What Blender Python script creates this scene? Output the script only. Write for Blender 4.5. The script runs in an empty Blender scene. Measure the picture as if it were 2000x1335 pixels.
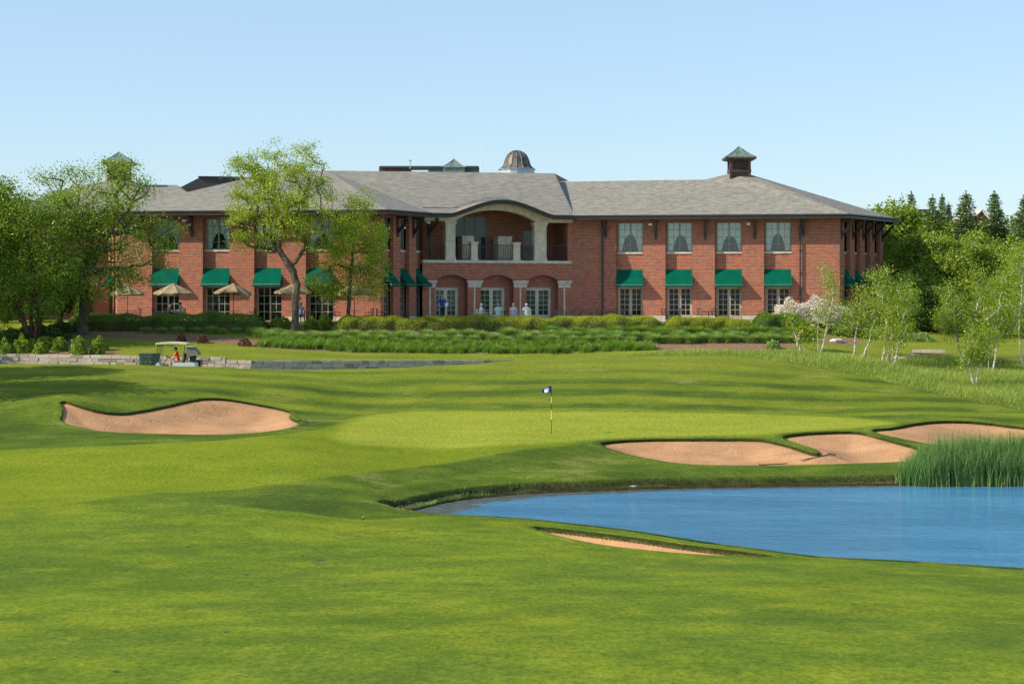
import bpy, math, random
import numpy as np
from mathutils import Vector, Matrix
rnd = random.Random(7)
R = math.radians
sc = bpy.context.scene
col = sc.collection

# ---------------------------------------------------------------- camera, sky, sun, exposure
FOC, CX, HY, CAMZ = 3500.0, 1000.0, 575.0, 10.0     # in pixels of the 2000 px photograph
cam_d = bpy.data.cameras.new("camera"); cam = bpy.data.objects.new("camera", cam_d); col.objects.link(cam)
cam.location = (0, 0, CAMZ); cam.rotation_euler = (R(90), 0, 0)
cam_d.sensor_width = 36; cam_d.lens = FOC/2000*36; cam_d.shift_y = -(667.5-HY)/2000
cam_d.clip_start = 0.5; cam_d.clip_end = 6000
sc.camera = cam
SUN_EL, SUN_A = 33.0, 75.0                           # elevation; azimuth off the viewing axis, behind and left
world = bpy.data.worlds.new("World"); sc.world = world; world.use_nodes = True
wn = world.node_tree; bg = wn.nodes["Background"]
sky = wn.nodes.new("ShaderNodeTexSky"); sky.sky_type = 'NISHITA'; sky.sun_disc = False
sky.sun_elevation = R(SUN_EL); sky.sun_rotation = R(180+SUN_A)
sky.altitude = 200; sky.air_density = 1.0; sky.dust_density = 0.5; sky.ozone_density = 3.0
hz = wn.nodes.new("ShaderNodeMix"); hz.data_type = 'RGBA'; hz.inputs[0].default_value = .42; hz.inputs[7].default_value = (3.45, 4.75, 6.1, 1)   # thin even summer haze over the clear sky
wn.links.new(sky.outputs[0], hz.inputs[6]); wn.links.new(hz.outputs[2], bg.inputs[0]); bg.inputs[1].default_value = 0.125
sd = bpy.data.lights.new("sun", 'SUN'); sd.energy = 5.0; sd.angle = R(0.6); sd.color = (1.0, 0.90, 0.74)
sun = bpy.data.objects.new("sun", sd); col.objects.link(sun)
to_sun = Vector((-math.sin(R(SUN_A))*math.cos(R(SUN_EL)), -math.cos(R(SUN_A))*math.cos(R(SUN_EL)), math.sin(R(SUN_EL))))
sun.rotation_euler = to_sun.to_track_quat('Z', 'Y').to_euler(); sun.location = to_sun*200
sc.view_settings.view_transform = 'Standard'; sc.view_settings.look = 'None'
sc.view_settings.exposure = 0.43; sc.view_settings.gamma = 1.0
sc.cycles.max_bounces = 6; sc.cycles.transparent_max_bounces = 8
sc.cycles.transmission_bounces = 4

# ---------------------------------------------------------------- helpers
def P(px, py, Y): return Vector(((px-CX)/FOC*Y, Y, CAMZ-(py-HY)/FOC*Y))   # a photo point at depth Y
def ZP(py, Y): return CAMZ-(py-HY)/FOC*Y
def XP(px, Y): return (px-CX)/FOC*Y
def srgb(r, g, b):
    f = lambda c: (c/255/12.92 if c <= 10 else ((c/255+.055)/1.055)**2.4)
    return (f(r), f(g), f(b), 1)
class NT:
    def __init__(s, name):
        s.m = bpy.data.materials.new(name); s.m.use_nodes = True; s.t = s.m.node_tree
        s.p = s.t.nodes["Principled BSDF"]; s.out = s.t.nodes["Material Output"]
    def n(s, typ, ins=None, **kw):
        nd = s.t.nodes.new(typ)
        for k, v in kw.items(): setattr(nd, k, v)
        for k, v in (ins or {}).items():
            if isinstance(v, bpy.types.NodeSocket): s.t.links.new(v, nd.inputs[k])
            else: nd.inputs[k].default_value = v
        return nd
    def l(s, a, b): s.t.links.new(a, b)
    def co(s, kind="Object"): return s.n("ShaderNodeTexCoord").outputs[kind]
    def map(s, vec, scale=(1,1,1), rot=(0,0,0), loc=(0,0,0)):
        return s.n("ShaderNodeMapping", {0: vec, "Scale": scale, "Rotation": rot, "Location": loc}).outputs[0]
    def noise(s, vec, scale, detail=3, rough=.55):
        return s.n("ShaderNodeTexNoise", {0: vec, "Scale": scale, "Detail": detail, "Roughness": rough}).outputs[0]
    def ramp(s, fac, stops):
        nd = s.n("ShaderNodeValToRGB", {0: fac}); e = nd.color_ramp.elements
        while len(e) < len(stops): e.new(.5)
        for q, (pos, c) in zip(e, stops): q.position = pos; q.color = c if len(c) == 4 else (*c, 1)
        return nd.outputs[0]
    def val(s, fac, a, b, c=0., d=1.):
        return s.n("ShaderNodeMapRange", {0: fac, 1: a, 2: b, 3: c, 4: d}).outputs[0]
    def mix(s, fac, a, b, mode='MIX'):
        nd = s.n("ShaderNodeMix", data_type='RGBA', blend_type=mode)
        for i, v in ((0, fac), (6, a), (7, b)):
            if isinstance(v, bpy.types.NodeSocket): s.l(v, nd.inputs[i])
            else: nd.inputs[i].default_value = v
        return nd.outputs[2]
    def math(s, op, a, b=0.):
        nd = s.n("ShaderNodeMath", operation=op)
        for i, v in ((0, a), (1, b)):
            if isinstance(v, bpy.types.NodeSocket): s.l(v, nd.inputs[i])
            else: nd.inputs[i].default_value = v
        return nd.outputs[0]
    def bump(s, h, strength=.5, dist=.02):
        b = s.n("ShaderNodeBump", {"Height": h, "Strength": strength, "Distance": dist}); s.l(b.outputs[0], s.p.inputs["Normal"]); return b.outputs[0]
    def set(s, color=None, rough=.7, metal=0., spec=None):
        if color is not None:
            if isinstance(color, bpy.types.NodeSocket): s.l(color, s.p.inputs["Base Color"])
            else: s.p.inputs["Base Color"].default_value = color
        if isinstance(rough, bpy.types.NodeSocket): s.l(rough, s.p.inputs["Roughness"])
        else: s.p.inputs["Roughness"].default_value = rough
        s.p.inputs["Metallic"].default_value = metal
        if spec is not None: s.p.inputs["Specular IOR Level"].default_value = spec
        return s.m
M = {}
def simple(name, c, rough=.6, metal=0., var=.12, scale=3., spec=None, c2=None):
    """a paint, cloth, metal: its colour with a little uneven wear"""
    t = NT(name); n = t.noise(t.co(), scale, 4)
    lo = c2 or tuple(x*(1-var*2) for x in c[:3])+(1,); hi = tuple(min(1, x*(1+var)) for x in c[:3])+(1,)
    M[name] = t.set(t.ramp(n, [(.3, lo), (.7, hi)]), rough, metal, spec); return M[name]

class MB:
    def __init__(s): s.v = []; s.f = []; s.uv = []
    def face(s, pts, uv=None):
        i = len(s.v); s.v += [tuple(p) for p in pts]; s.f.append(tuple(range(i, i+len(pts))))
        s.uv += list(uv) if uv else [(p[0]+p[1], p[2]) for p in pts]
    def box(s, c, size, rz=0., rx=0., ry=0.):
        m = Matrix.Rotation(rz, 3, 'Z') @ Matrix.Rotation(ry, 3, 'Y') @ Matrix.Rotation(rx, 3, 'X'); c = Vector(c)
        hx, hy, hz = (q/2 for q in size)
        p = [c + m @ Vector((x*hx, y*hy, z*hz)) for z in (-1, 1) for y in (-1, 1) for x in (-1, 1)]
        for q in ((0,2,3,1), (4,5,7,6), (0,1,5,4), (2,6,7,3), (0,4,6,2), (1,3,7,5)): s.face([p[k] for k in q])
    def bar(s, a, b, r, r2=None, n=8, cap=True):
        a = Vector(a); b = Vector(b); r2 = r if r2 is None else r2; d = (b-a)
        if d.length < 1e-6: return
        q = d.to_track_quat('Z', 'Y'); A = []; B = []
        for k in range(n):
            w = 2*math.pi*k/n; e = q @ Vector((math.cos(w), math.sin(w), 0)); A.append(a+e*r); B.append(b+e*r2)
        for k in range(n): s.face([A[k], A[(k+1) % n], B[(k+1) % n], B[k]])
        if cap: s.face(A[::-1]); s.face(B)
    def tube(s, pts, r, n=6):
        rr = r if isinstance(r, (list, tuple)) else [r]*len(pts)
        for i in range(len(pts)-1): s.bar(pts[i], pts[i+1], rr[i], rr[i+1], n)
    def lathe(s, c, prof, n=16, sx=1., sy=1.):
        c = Vector(c); rings = [[c+Vector((math.cos(2*math.pi*k/n)*r*sx, math.sin(2*math.pi*k/n)*r*sy, z)) for k in range(n)] for r, z in prof]
        for A, B in zip(rings, rings[1:]):
            for k in range(n): s.face([A[k], A[(k+1) % n], B[(k+1) % n], B[k]])
    def prism(s, pts, off):
        off = Vector(off); A = [Vector(p) for p in pts]; B = [p+off for p in A]; n = len(A)
        s.face(A); s.face(B[::-1])
        for k in range(n): s.face([A[k], B[k], B[(k+1) % n], A[(k+1) % n]])
    def build(s, name, mat, parent=None, smooth=False, merge=False):
        me = bpy.data.meshes.new(name); me.from_pydata(s.v, [], s.f); me.update()
        uvl = me.uv_layers.new(name="UVMap"); uvl.data.foreach_set("uv", np.array(s.uv, dtype=np.float32).ravel())
        if merge or smooth:
            import bmesh
            b = bmesh.new(); b.from_mesh(me); bmesh.ops.remove_doubles(b, verts=b.verts, dist=1e-4)
            bmesh.ops.recalc_face_normals(b, faces=b.faces); b.to_mesh(me); b.free()
        if smooth: me.polygons.foreach_set("use_smooth", [True]*len(me.polygons))
        me.materials.append(M[mat] if isinstance(mat, str) else mat)
        o = bpy.data.objects.new(name, me); col.objects.link(o)
        if parent is not None:
            o.parent = parent; o.matrix_parent_inverse = parent_world(parent).inverted()
        return o
def parent_world(o):
    m = Matrix.LocRotScale(o.location, o.rotation_euler, o.scale)
    return parent_world(o.parent) @ o.matrix_parent_inverse @ m if o.parent else m
def empty(name, loc, label=None, cat=None, group=None, rz=0., parent=None):
    o = bpy.data.objects.new(name, None); o.empty_display_size = .3; o.location = loc; o.rotation_euler = (0, 0, rz); col.objects.link(o)
    if parent is not None: o.parent = parent; o.matrix_parent_inverse = parent_world(parent).inverted()
    return tag(o, label, cat, group)
def tag(o, label=None, cat=None, group=None, kind=None):
    for k, v in (("label", label), ("category", cat), ("group", group), ("kind", kind)):
        if v: o[k] = v
    return o
def copy_tree(o, parent=None):
    c = o.copy(); col.objects.link(c)
    if parent is not None: c.parent = parent
    for ch in [x for x in o.children]: copy_tree(ch, c)
    return c
def mesh_np(name, V, F, mat, parent=None, colr=None, smooth=False, attrs=None):
    V = np.asarray(V, np.float32).reshape(-1, 3); F = np.asarray(F, np.int32); k = F.shape[1]
    me = bpy.data.meshes.new(name); me.vertices.add(len(V)); me.vertices.foreach_set("co", V.ravel())
    me.loops.add(F.size); me.loops.foreach_set("vertex_index", F.ravel())
    me.polygons.add(len(F)); me.polygons.foreach_set("loop_start", np.arange(0, F.size, k, dtype=np.int32))
    me.polygons.foreach_set("use_smooth", np.full(len(F), bool(smooth)))
    me.update(calc_edges=True)
    for an, a in (attrs or {}).items():
        at = me.attributes.new(an, 'FLOAT', 'POINT'); at.data.foreach_set("value", np.asarray(a, np.float32).ravel())
    if colr is not None:
        at = me.attributes.new("tone", 'FLOAT', 'POINT'); at.data.foreach_set("value", np.asarray(colr, np.float32).ravel())
    me.materials.append(M[mat] if isinstance(mat, str) else mat)
    o = bpy.data.objects.new(name, me); col.objects.link(o)
    if parent is not None: o.parent = parent; o.matrix_parent_inverse = parent_world(parent).inverted()
    return o
# ---------------------------------------------------------------- lie of the land
WATER = 2.42
def pchip(xs, ys):
    xs = np.array(xs, float); ys = np.array(ys, float); h = np.diff(xs); d = np.diff(ys)/h
    m = np.zeros_like(xs); m[0] = d[0]; m[-1] = d[-1]
    for i in range(1, len(xs)-1):
        if d[i-1]*d[i] > 0:
            w1 = 2*h[i]+h[i-1]; w2 = h[i]+2*h[i-1]; m[i] = (w1+w2)/(w1/d[i-1]+w2/d[i])
    def f(x):
        x = np.clip(x, xs[0], xs[-1]); i = np.clip(np.searchsorted(xs, x)-1, 0, len(xs)-2)
        t = (x-xs[i])/h[i]
        return (ys[i]*(1+2*t)*(1-t)**2 + h[i]*m[i]*t*(1-t)**2 + ys[i+1]*t*t*(3-2*t) + h[i]*m[i+1]*t*t*(t-1))
    return f
# ground profiles along sight lines of the photograph: column -> [(distance, photo row)]
PROF = {
 -500: [(20,1590),(27,1335),(36,1190),(45,1100),(54,1015),(63,950),(73,878),(79,830),(84,775),(90,735),(97,712),(103,712),(107,714),(113,706)],
 0:    [(20,1590),(27,1335),(36,1190),(45,1100),(54,1018),(63,953),(73,880),(78,852),(83,808),(88,765),(93,733),(98,711),(103,716),(107,718),(113,706)],
 130:  [(20,1590),(27,1335),(36,1190),(45,1100),(54,1018),(63,953),(73,874),(78,846),(81.5,832),(84.2,785),(88,762),(93,733),(98,711),(103,716),(107,718),(113,706)],
 250:  [(20,1590),(27,1335),(36,1190),(45,1100),(54,1018),(63,952),(73,872),(77.5,848),(82,838),(84,808),(88,767),(93,735),(99,712),(103,726),(107,728),(113,707)],
 400:  [(20,1590),(27,1335),(36,1190),(45,1102),(54,1022),(63,952),(73,868),(77.5,848),(84,815),(87.5,776),(92,748),(96,731),(100,716),(104,730),(107,731),(113,710)],
 560:  [(20,1590),(27,1335),(36,1190),(45,1106),(54,1028),(63,950),(73,866),(79,838),(83,822),(87,802),(92,762),(97,733),(101,722),(105,732),(113,712)],
 700:  [(20,1590),(27,1335),(36,1190),(45,1108),(54,1035),(58,1011),(63,960),(68,916),(73,880),(80,840),(88,805),(94,762),(99,730),(102,720),(106,730),(113,712)],
 850:  [(20,1590),(27,1335),(36,1190),(45,1108),(54,1037),(58.5,1010.5),(64,988),(66,962),(69,925),(73,893),(80,847),(88,803),(94,762),(99,726),(103,714),(107,720),(113,712)],
 1000: [(20,1590),(27,1335),(36,1190),(45,1108),(54,1040),(59,1012),(66,988),(68.3,958),(70,935),(74,882),(80,845),(88,802),(94,760),(99,727),(103,708),(107,712),(113,703)],
 1200: [(20,1590),(27,1335),(36,1190),(45,1110),(51,1064),(56.2,1034),(66,990),(69.2,956),(71,938),(75,893),(80,852),(88,802),(94,758),(99,724),(104,698),(108,696),(113,687)],
 1400: [(20,1590),(27,1335),(36,1190),(44,1118),(48,1092),(52.8,1065),(64,1000),(70,950),(71.5,935),(75,898),(80.5,850),(88,806),(94,763),(99,727),(104.5,696),(108,694),(113,684)],
 1600: [(20,1590),(27,1335),(36,1195),(43,1130),(47,1105),(50.5,1090),(64,1000),(71,946),(72.5,930),(75,905),(80.5,848),(88,811),(94,770),(99,738),(104.5,712),(109,696),(113,685)],
 1800: [(20,1590),(27,1335),(36,1200),(43,1135),(46.5,1117),(49,1101),(64,1000),(71.5,943),(73.5,922),(77,885),(83,835),(88,806),(93,778),(97,758),(103,732),(108,712),(113,694)],
 2000: [(20,1590),(27,1335),(36,1205),(42,1150),(46,1126),(48,1113),(64,1000),(72.5,938),(76,900),(80,870),(85,835),(89,806),(94,780),(99,758),(104,738),(109,720),(113,704)],
 2500: [(20,1590),(27,1335),(36,1210),(42,1155),(46,1132),(48,1116),(64,1000),(74,930),(78,890),(84,840),(90,800),(96,768),(104,738),(113,706)],
}
LOWC = sorted(PROF)
LOWF = [pchip([q[0] for q in PROF[c]]+[116, 135, 400], [ZP(q[1], q[0]) for q in PROF[c]]+[ZP(PROF[c][-1][1], 113), 6.0, 6.0]) for c in LOWC]
UPP = {   # the upper level: the planted slope behind the stone wall, the terrace
 -500: [(100,6.3),(107,6.35),(110,6.5),(115,7.0),(119,7.45),(121,7.6),(130,7.6),(140,7.7),(400,8.2)],
 250:  [(100,6.2),(106.8,6.25),(110,6.45),(115,7.0),(119,7.5),(121,7.6),(122.5,8.1),(140,8.1),(400,8.2)],
 440:  [(100,6.0),(106.8,6.05),(110,6.3),(114,6.75),(117,7.15),(119.5,7.5),(121.3,7.65),(122.5,8.1),(140,8.1),(400,8.2)],
 700:  [(100,5.7),(108.5,5.9),(110.5,6.05),(113.3,6.3),(116.5,6.95),(119.5,7.5),(121.3,7.65),(122.5,8.1),(140,8.1),(400,8.2)],
 1000: [(100,5.7),(109,5.85),(112,6.05),(113.3,6.25),(116.5,6.9),(119.5,7.5),(121.3,7.65),(122.5,8.1),(140,8.1),(400,8.2)],
 1300: [(100,6.0),(109,6.2),(113,6.45),(116.5,6.9),(119.5,7.4),(121.3,7.65),(122.5,8.1),(140,8.1),(400,8.2)],
 1560: [(100,6.0),(109,6.2),(113,6.5),(116.5,6.95),(119.5,7.35),(121.3,7.6),(122.8,8.0),(140,8.1),(400,8.2)],
 1700: [(100,5.9),(109,6.0),(113,6.2),(116.5,6.7),(119.5,7.0),(123,7.1),(140,7.4),(400,8.0)],
 2000: [(100,5.7),(109,5.85),(113,6.0),(118,6.5),(123,6.8),(140,7.2),(400,8.0)],
 2500: [(100,5.7),(109,5.85),(113,6.0),(118,6.5),(123,6.8),(140,7.2),(400,8.0)],
}
UPC = sorted(UPP)
UPF = [pchip([q[0] for q in UPP[c]], [q[1] for q in UPP[c]]) for c in UPC]
def hermite_cols(cs, fs, X, Y):
    X = np.asarray(X, float); Y = np.asarray(Y, float)
    c = np.clip(X/np.maximum(Y, 18)*FOC+CX, cs[0], cs[-1]-1e-3); C = np.array(cs, float)
    Z = np.stack([f(Y) for f in fs]); i = np.clip(np.searchsorted(C, c, side='right')-1, 0, len(C)-2)
    def tan(k):
        k0 = np.clip(k-1, 0, len(C)-1); k1 = np.clip(k+1, 0, len(C)-1)
        return (np.take_along_axis(Z, k1[None], 0)[0]-np.take_along_axis(Z, k0[None], 0)[0])/(C[k1]-C[k0])
    z0 = np.take_along_axis(Z, i[None], 0)[0]; z1 = np.take_along_axis(Z, (i+1)[None], 0)[0]
    h = C[i+1]-C[i]; t = (c-C[i])/h; m0 = tan(i)*.7; m1 = tan(i+1)*.7
    return z0*(1+2*t)*(1-t)**2+h*m0*t*(1-t)**2+z1*t*t*(3-2*t)+h*m1*t*t*(t-1)
WALLP = [(-45., 110.0), (-30., 109.0), (-17.1, 106.9), (-15.5, 106.6), (2.9, 113.0), (6., 113.5)]
def wallY(X): return np.interp(X, [p[0] for p in WALLP], [p[1] for p in WALLP])
def sstep(x, a, b): t = np.clip((x-a)/(b-a), 0, 1); return t*t*(3-2*t)
def poly_sd(poly, X, Y):
    """signed distance to a polygon, negative inside"""
    X = np.asarray(X, float); Y = np.asarray(Y, float); d = np.full(X.shape, 1e9); ins = np.zeros(X.shape, bool)
    n = len(poly)
    for i in range(n):
        ax, ay = poly[i]; bx, by = poly[(i+1) % n]; ex, ey = bx-ax, by-ay
        t = np.clip(((X-ax)*ex+(Y-ay)*ey)/(ex*ex+ey*ey+1e-12), 0, 1)
        d = np.minimum(d, (X-ax-t*ex)**2+(Y-ay-t*ey)**2)
        if ay != by:
            c = ((ay > Y) != (by > Y)) & (X < (bx-ax)*(Y-ay)/(by-ay)+ax); ins ^= c
    d = np.sqrt(d); return np.where(ins, -d, d)
def base_h(X, Y):
    X = np.asarray(X, float); Y = np.asarray(Y, float)
    lo = hermite_cols(LOWC, LOWF, X, Y); up = hermite_cols(UPC, UPF, X, Y); w = wallY(X)
    a = sstep(Y-w, .1, .35); b = sstep(Y, 106., 115.)
    k = sstep(X, 2.2, 6.0); f = a*(1-k)+b*k
    return lo*(1-f)+up*f
def smooth_poly(pts, it=2):
    for _ in range(it):
        q = []
        for i in range(len(pts)):
            a = np.array(pts[i], float); b = np.array(pts[(i+1) % len(pts)], float); q += [tuple(a*.75+b*.25), tuple(a*.25+b*.75)]
        pts = q
    return pts
def cast(px, py, h=base_h, y0=24., y1=150.):
    """where the sight line through a photo point meets the ground"""
    Ys = np.linspace(y0, y1, 2600); z = ZP(py, Ys); g = h(XP(px, Ys), Ys)
    k = np.argmax(g >= z); Y = Ys[k] if (g >= z).any() else Ys[-1]
    return XP(px, Y), Y
# the pond: far bank, then the near bank
POND_PX_FAR = [(760,62.0),(800,62.6),(850,64.6),(900,66.0),(960,67.2),(1050,68.4),(1150,69.0),(1300,70.0),(1500,70.6),(1745,71.2),(2000,72.2),(2300,73.2)]
POND_PX_NEAR = [(2300,47.6),(2000,48.4),(1800,49.5),(1600,51.0),(1400,53.4),(1200,56.8),(1000,59.6),(850,60.4),(775,61.0)]
POND = [(XP(a, b), b) for a, b in POND_PX_FAR]+[(XP(a, b), b) for a, b in POND_PX_NEAR]
POND = smooth_poly(POND, 1)
BUNK = {
 'left':  dict(px=[(116,781),(150,793),(200,806),(250,807),(300,798),(350,787),(400,777),(450,779),(500,788),(540,795),(574,803),(560,812),(588,824),(575,833),(540,841),(480,847),(400,849),(300,847),(200,843),(150,832),(112,819),(128,812)], dep=.5),
 'right': dict(px=[(1166,866),(1200,860),(1280,857),(1380,857),(1478,856.5),(1510,862),(1550,873),(1588,886),(1606,886),(1600,878),(1562,867),(1520,853),(1562,846),(1620,843),(1680,842),(1740,860),(1790,872),(1800,884),(1790,900),(1700,908),(1600,913),(1480,915),(1350,907),(1280,898),(1220,886)], dep=.42),
 'far':   dict(px=[(1697,838),(1740,836),(1790,826),(1850,821),(1920,824),(2000,834),(2120,846),(2180,862),(2100,880),(2000,876),(1900,874),(1830,870),(1770,858),(1720,848)], dep=.42),
}
for k, b in BUNK.items():
    b['poly'] = smooth_poly([cast(*q) for q in b['px']], 1)
NEARB = [cast(*q) for q in [(1028,1026.5),(1100,1032),(1200,1044),(1300,1058),(1400,1071),(1480,1080.5),(1520,1086.5),(1480,1088),(1400,1085),(1300,1078),(1200,1068),(1120,1053),(1060,1038)]]
BUNK['near'] = dict(poly=smooth_poly(NEARB, 1), dep=.30)
def ground_h(X, Y, carve=True):
    h = base_h(X, Y); Xa = np.asarray(X, float)
    sdp = poly_sd(POND, X, Y)
    inside = np.minimum(h, WATER-.12-.5*sstep(-sdp, 0, 3.))
    bank = np.maximum(h, WATER+.05)
    far = np.asarray(Y, float) > 61.5
    # the far bank is undercut: a low step of bare earth; the near bank is a smooth turf crest
    rise = np.where(far, WATER+.04+.34*sstep(sdp, .28, .46)+.20*sstep(sdp, .4, 1.6), bank)
    h = np.where(sdp < 0, inside, np.where(far, np.maximum(np.minimum(np.maximum(h, rise), WATER+.04+.34*sstep(sdp, .28, .46)+sdp*.42), WATER+.04) , bank))
    if carve:
        for b in BUNK.values():
            sdb = poly_sd(b['poly'], X, Y)-.12; h = h-(b['dep']+(.35 if b is BUNK['near'] else .75))*sstep(-sdb, .0, .36)
    return h
def sand_h(b, X, Y, sd_):
    back = sstep(poly_sd(b['poly'], X, np.asarray(Y)+1.3), -1.3, -.1)
    """a bunker floor: a bowl, sheer under the lip and running out to the turf in front"""
    return base_h(X, Y)-b['dep']*sstep(-sd_, 0, 2.2 if b['dep'] > .4 else (1.8 if b is not BUNK['near'] else .5))-.05-.075*back
def gz(X, Y): return float(ground_h(np.array([X]), np.array([Y]))[0])

ZONE = {}
def zone(px): return [cast(*q) for q in px]
GREEN = smooth_poly(zone([(640,856),(672,832),(700,815),(760,805),(1000,803),(1250,804),(1450,807),(1600,812),(1700,819),(1760,826),(1700,833),(1600,840),(1520,846),(1350,851),(1200,855),(1110,862),(1020,870),(900,874),(780,873),(690,868)]), 1)
APRON = smooth_poly(zone([(-300,882),(0,880),(200,872),(420,862),(560,850),(640,836),(700,812),(760,820),(1100,858),(1140,866),(1000,880),(850,905),(720,922),(600,938),(450,957),(262,963),(100,990),(-300,1010)]), 1)
ROUGHA = smooth_poly(zone([(262,962),(350,960),(450,956),(600,936),(720,921),(850,905),(1000,880),(1130,868),(1165,872),(1290,903),(1480,920),(1700,914),(1795,906),(1850,880),(2000,884),(2200,880)])+[(XP(2300,74),74),(XP(2300,60),60),(XP(900,60),60)]+zone([(760,1013),(700,1014),(640,1008),(560,999),(480,990),(400,980),(320,968)]), 1)
ROUGHB = zone([(-400,882),(0,878),(200,870),(420,860),(560,848),(640,834),(700,812),(760,803),(1000,801),(1400,804),(1650,812),(1760,822),(1800,818),(1900,816),(2200,850)])+[(XP(2500,89),89),(XP(2500,140),140),(XP(-900,140),140),(XP(-900,80),80)]
MULCH = [[(XP(a, y), y) for a, y in L] for L in (
 [(-300,109.6),(0,109.0),(120,108.4),(215,108.0),(240,110.2),(205,112.8),(150,115.8),(60,117.5),(-300,118)],
 [(120,117.3),(180,116.4),(300,115.8),(420,115.0),(520,113.4),(520,117),(300,119.5),(100,120)],
 [(505,113.5),(1290,113.6),(1330,113.2),(1490,113.8),(1560,115.5),(1600,119),(1560,122),(520,122)],
 [(1300,112.0),(1400,111.6),(1500,112.6),(1560,114.5),(1450,117),(1300,117)],
 [(1605,116.6),(1640,115.8),(1675,116.6),(1690,118),(1660,120),(1610,119)],
 [(1775,112.2),(1860,111.6),(1930,111.2),(1950,113.5),(1860,114.6),(1780,114.6)])]
FESC = [cast(*q) for q in [(1130,700),(1200,696.5),(1300,694.5),(1450,697),(1560,712),(1700,737),(1850,772),(2000,802),(2200,850)]]+[(XP(2500,90),90),(XP(2400,118),118),(XP(1900,113.5),113.5),(XP(1790,112),112),(XP(1690,110.5),110.5),(XP(1560,111.5),111.5),(XP(1400,110.5),110.5),(XP(1290,110.5),110.5),(XP(1170,108.3),108.3)]
def grid(xs, ys):
    X, Y = np.meshgrid(xs, ys); return X.ravel(), Y.ravel()
def seg(*p):
    o = []
    for a, b, n in p: o += list(np.linspace(a, b, n, endpoint=False))
    return o
xs = np.array(seg((-900,-300,8),(-300,-120,8),(-120,-45,25),(-45,-30,40),(-30,31,460),(31,45,40),(45,120,25),(120,300,8),(300,901,8))+[901])
ys = np.array(seg((2,24,14),(24,44,70),(44,92,420),(92,104,50),(104,124,90),(124,145,30),(145,300,30),(300,3000,20))+[3000])
X, Y = grid(xs, ys); Z = ground_h(X, Y)
rs = np.random.RandomState(3)
nx, ny = len(xs), len(ys)
def ao(sdv, w): return 1-sstep(sdv, -w/2, w/2)
A = {}
A['green'] = ao(poly_sd(GREEN, X, Y), .9); A['apron'] = ao(poly_sd(APRON, X, Y), .5)
A['rough'] = np.maximum(ao(poly_sd(ROUGHA, X, Y), .3), ao(poly_sd(ROUGHB, X, Y), .4))*(1-A['green'])*(1-A['apron'])
A['mulch'] = np.max([ao(poly_sd(m, X, Y), .4) for m in MULCH], axis=0)
A['meadow'] = ao(poly_sd(FESC, X, Y), .3)
sp = poly_sd(POND, X, Y); A['mud'] = np.where(Y > 61.5, 1-sstep(sp, .36, .46), 1-sstep(sp, 0., .25))
A['shaded_soil'] = np.max([sstep(-poly_sd(b['poly'], X, Y)+.12, -.03, .04) for b in BUNK.values()], axis=0)
ii = np.arange(nx*ny).reshape(ny, nx); F = np.stack([ii[:-1,:-1], ii[:-1,1:], ii[1:,1:], ii[1:,:-1]], -1).reshape(-1, 4)

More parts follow.
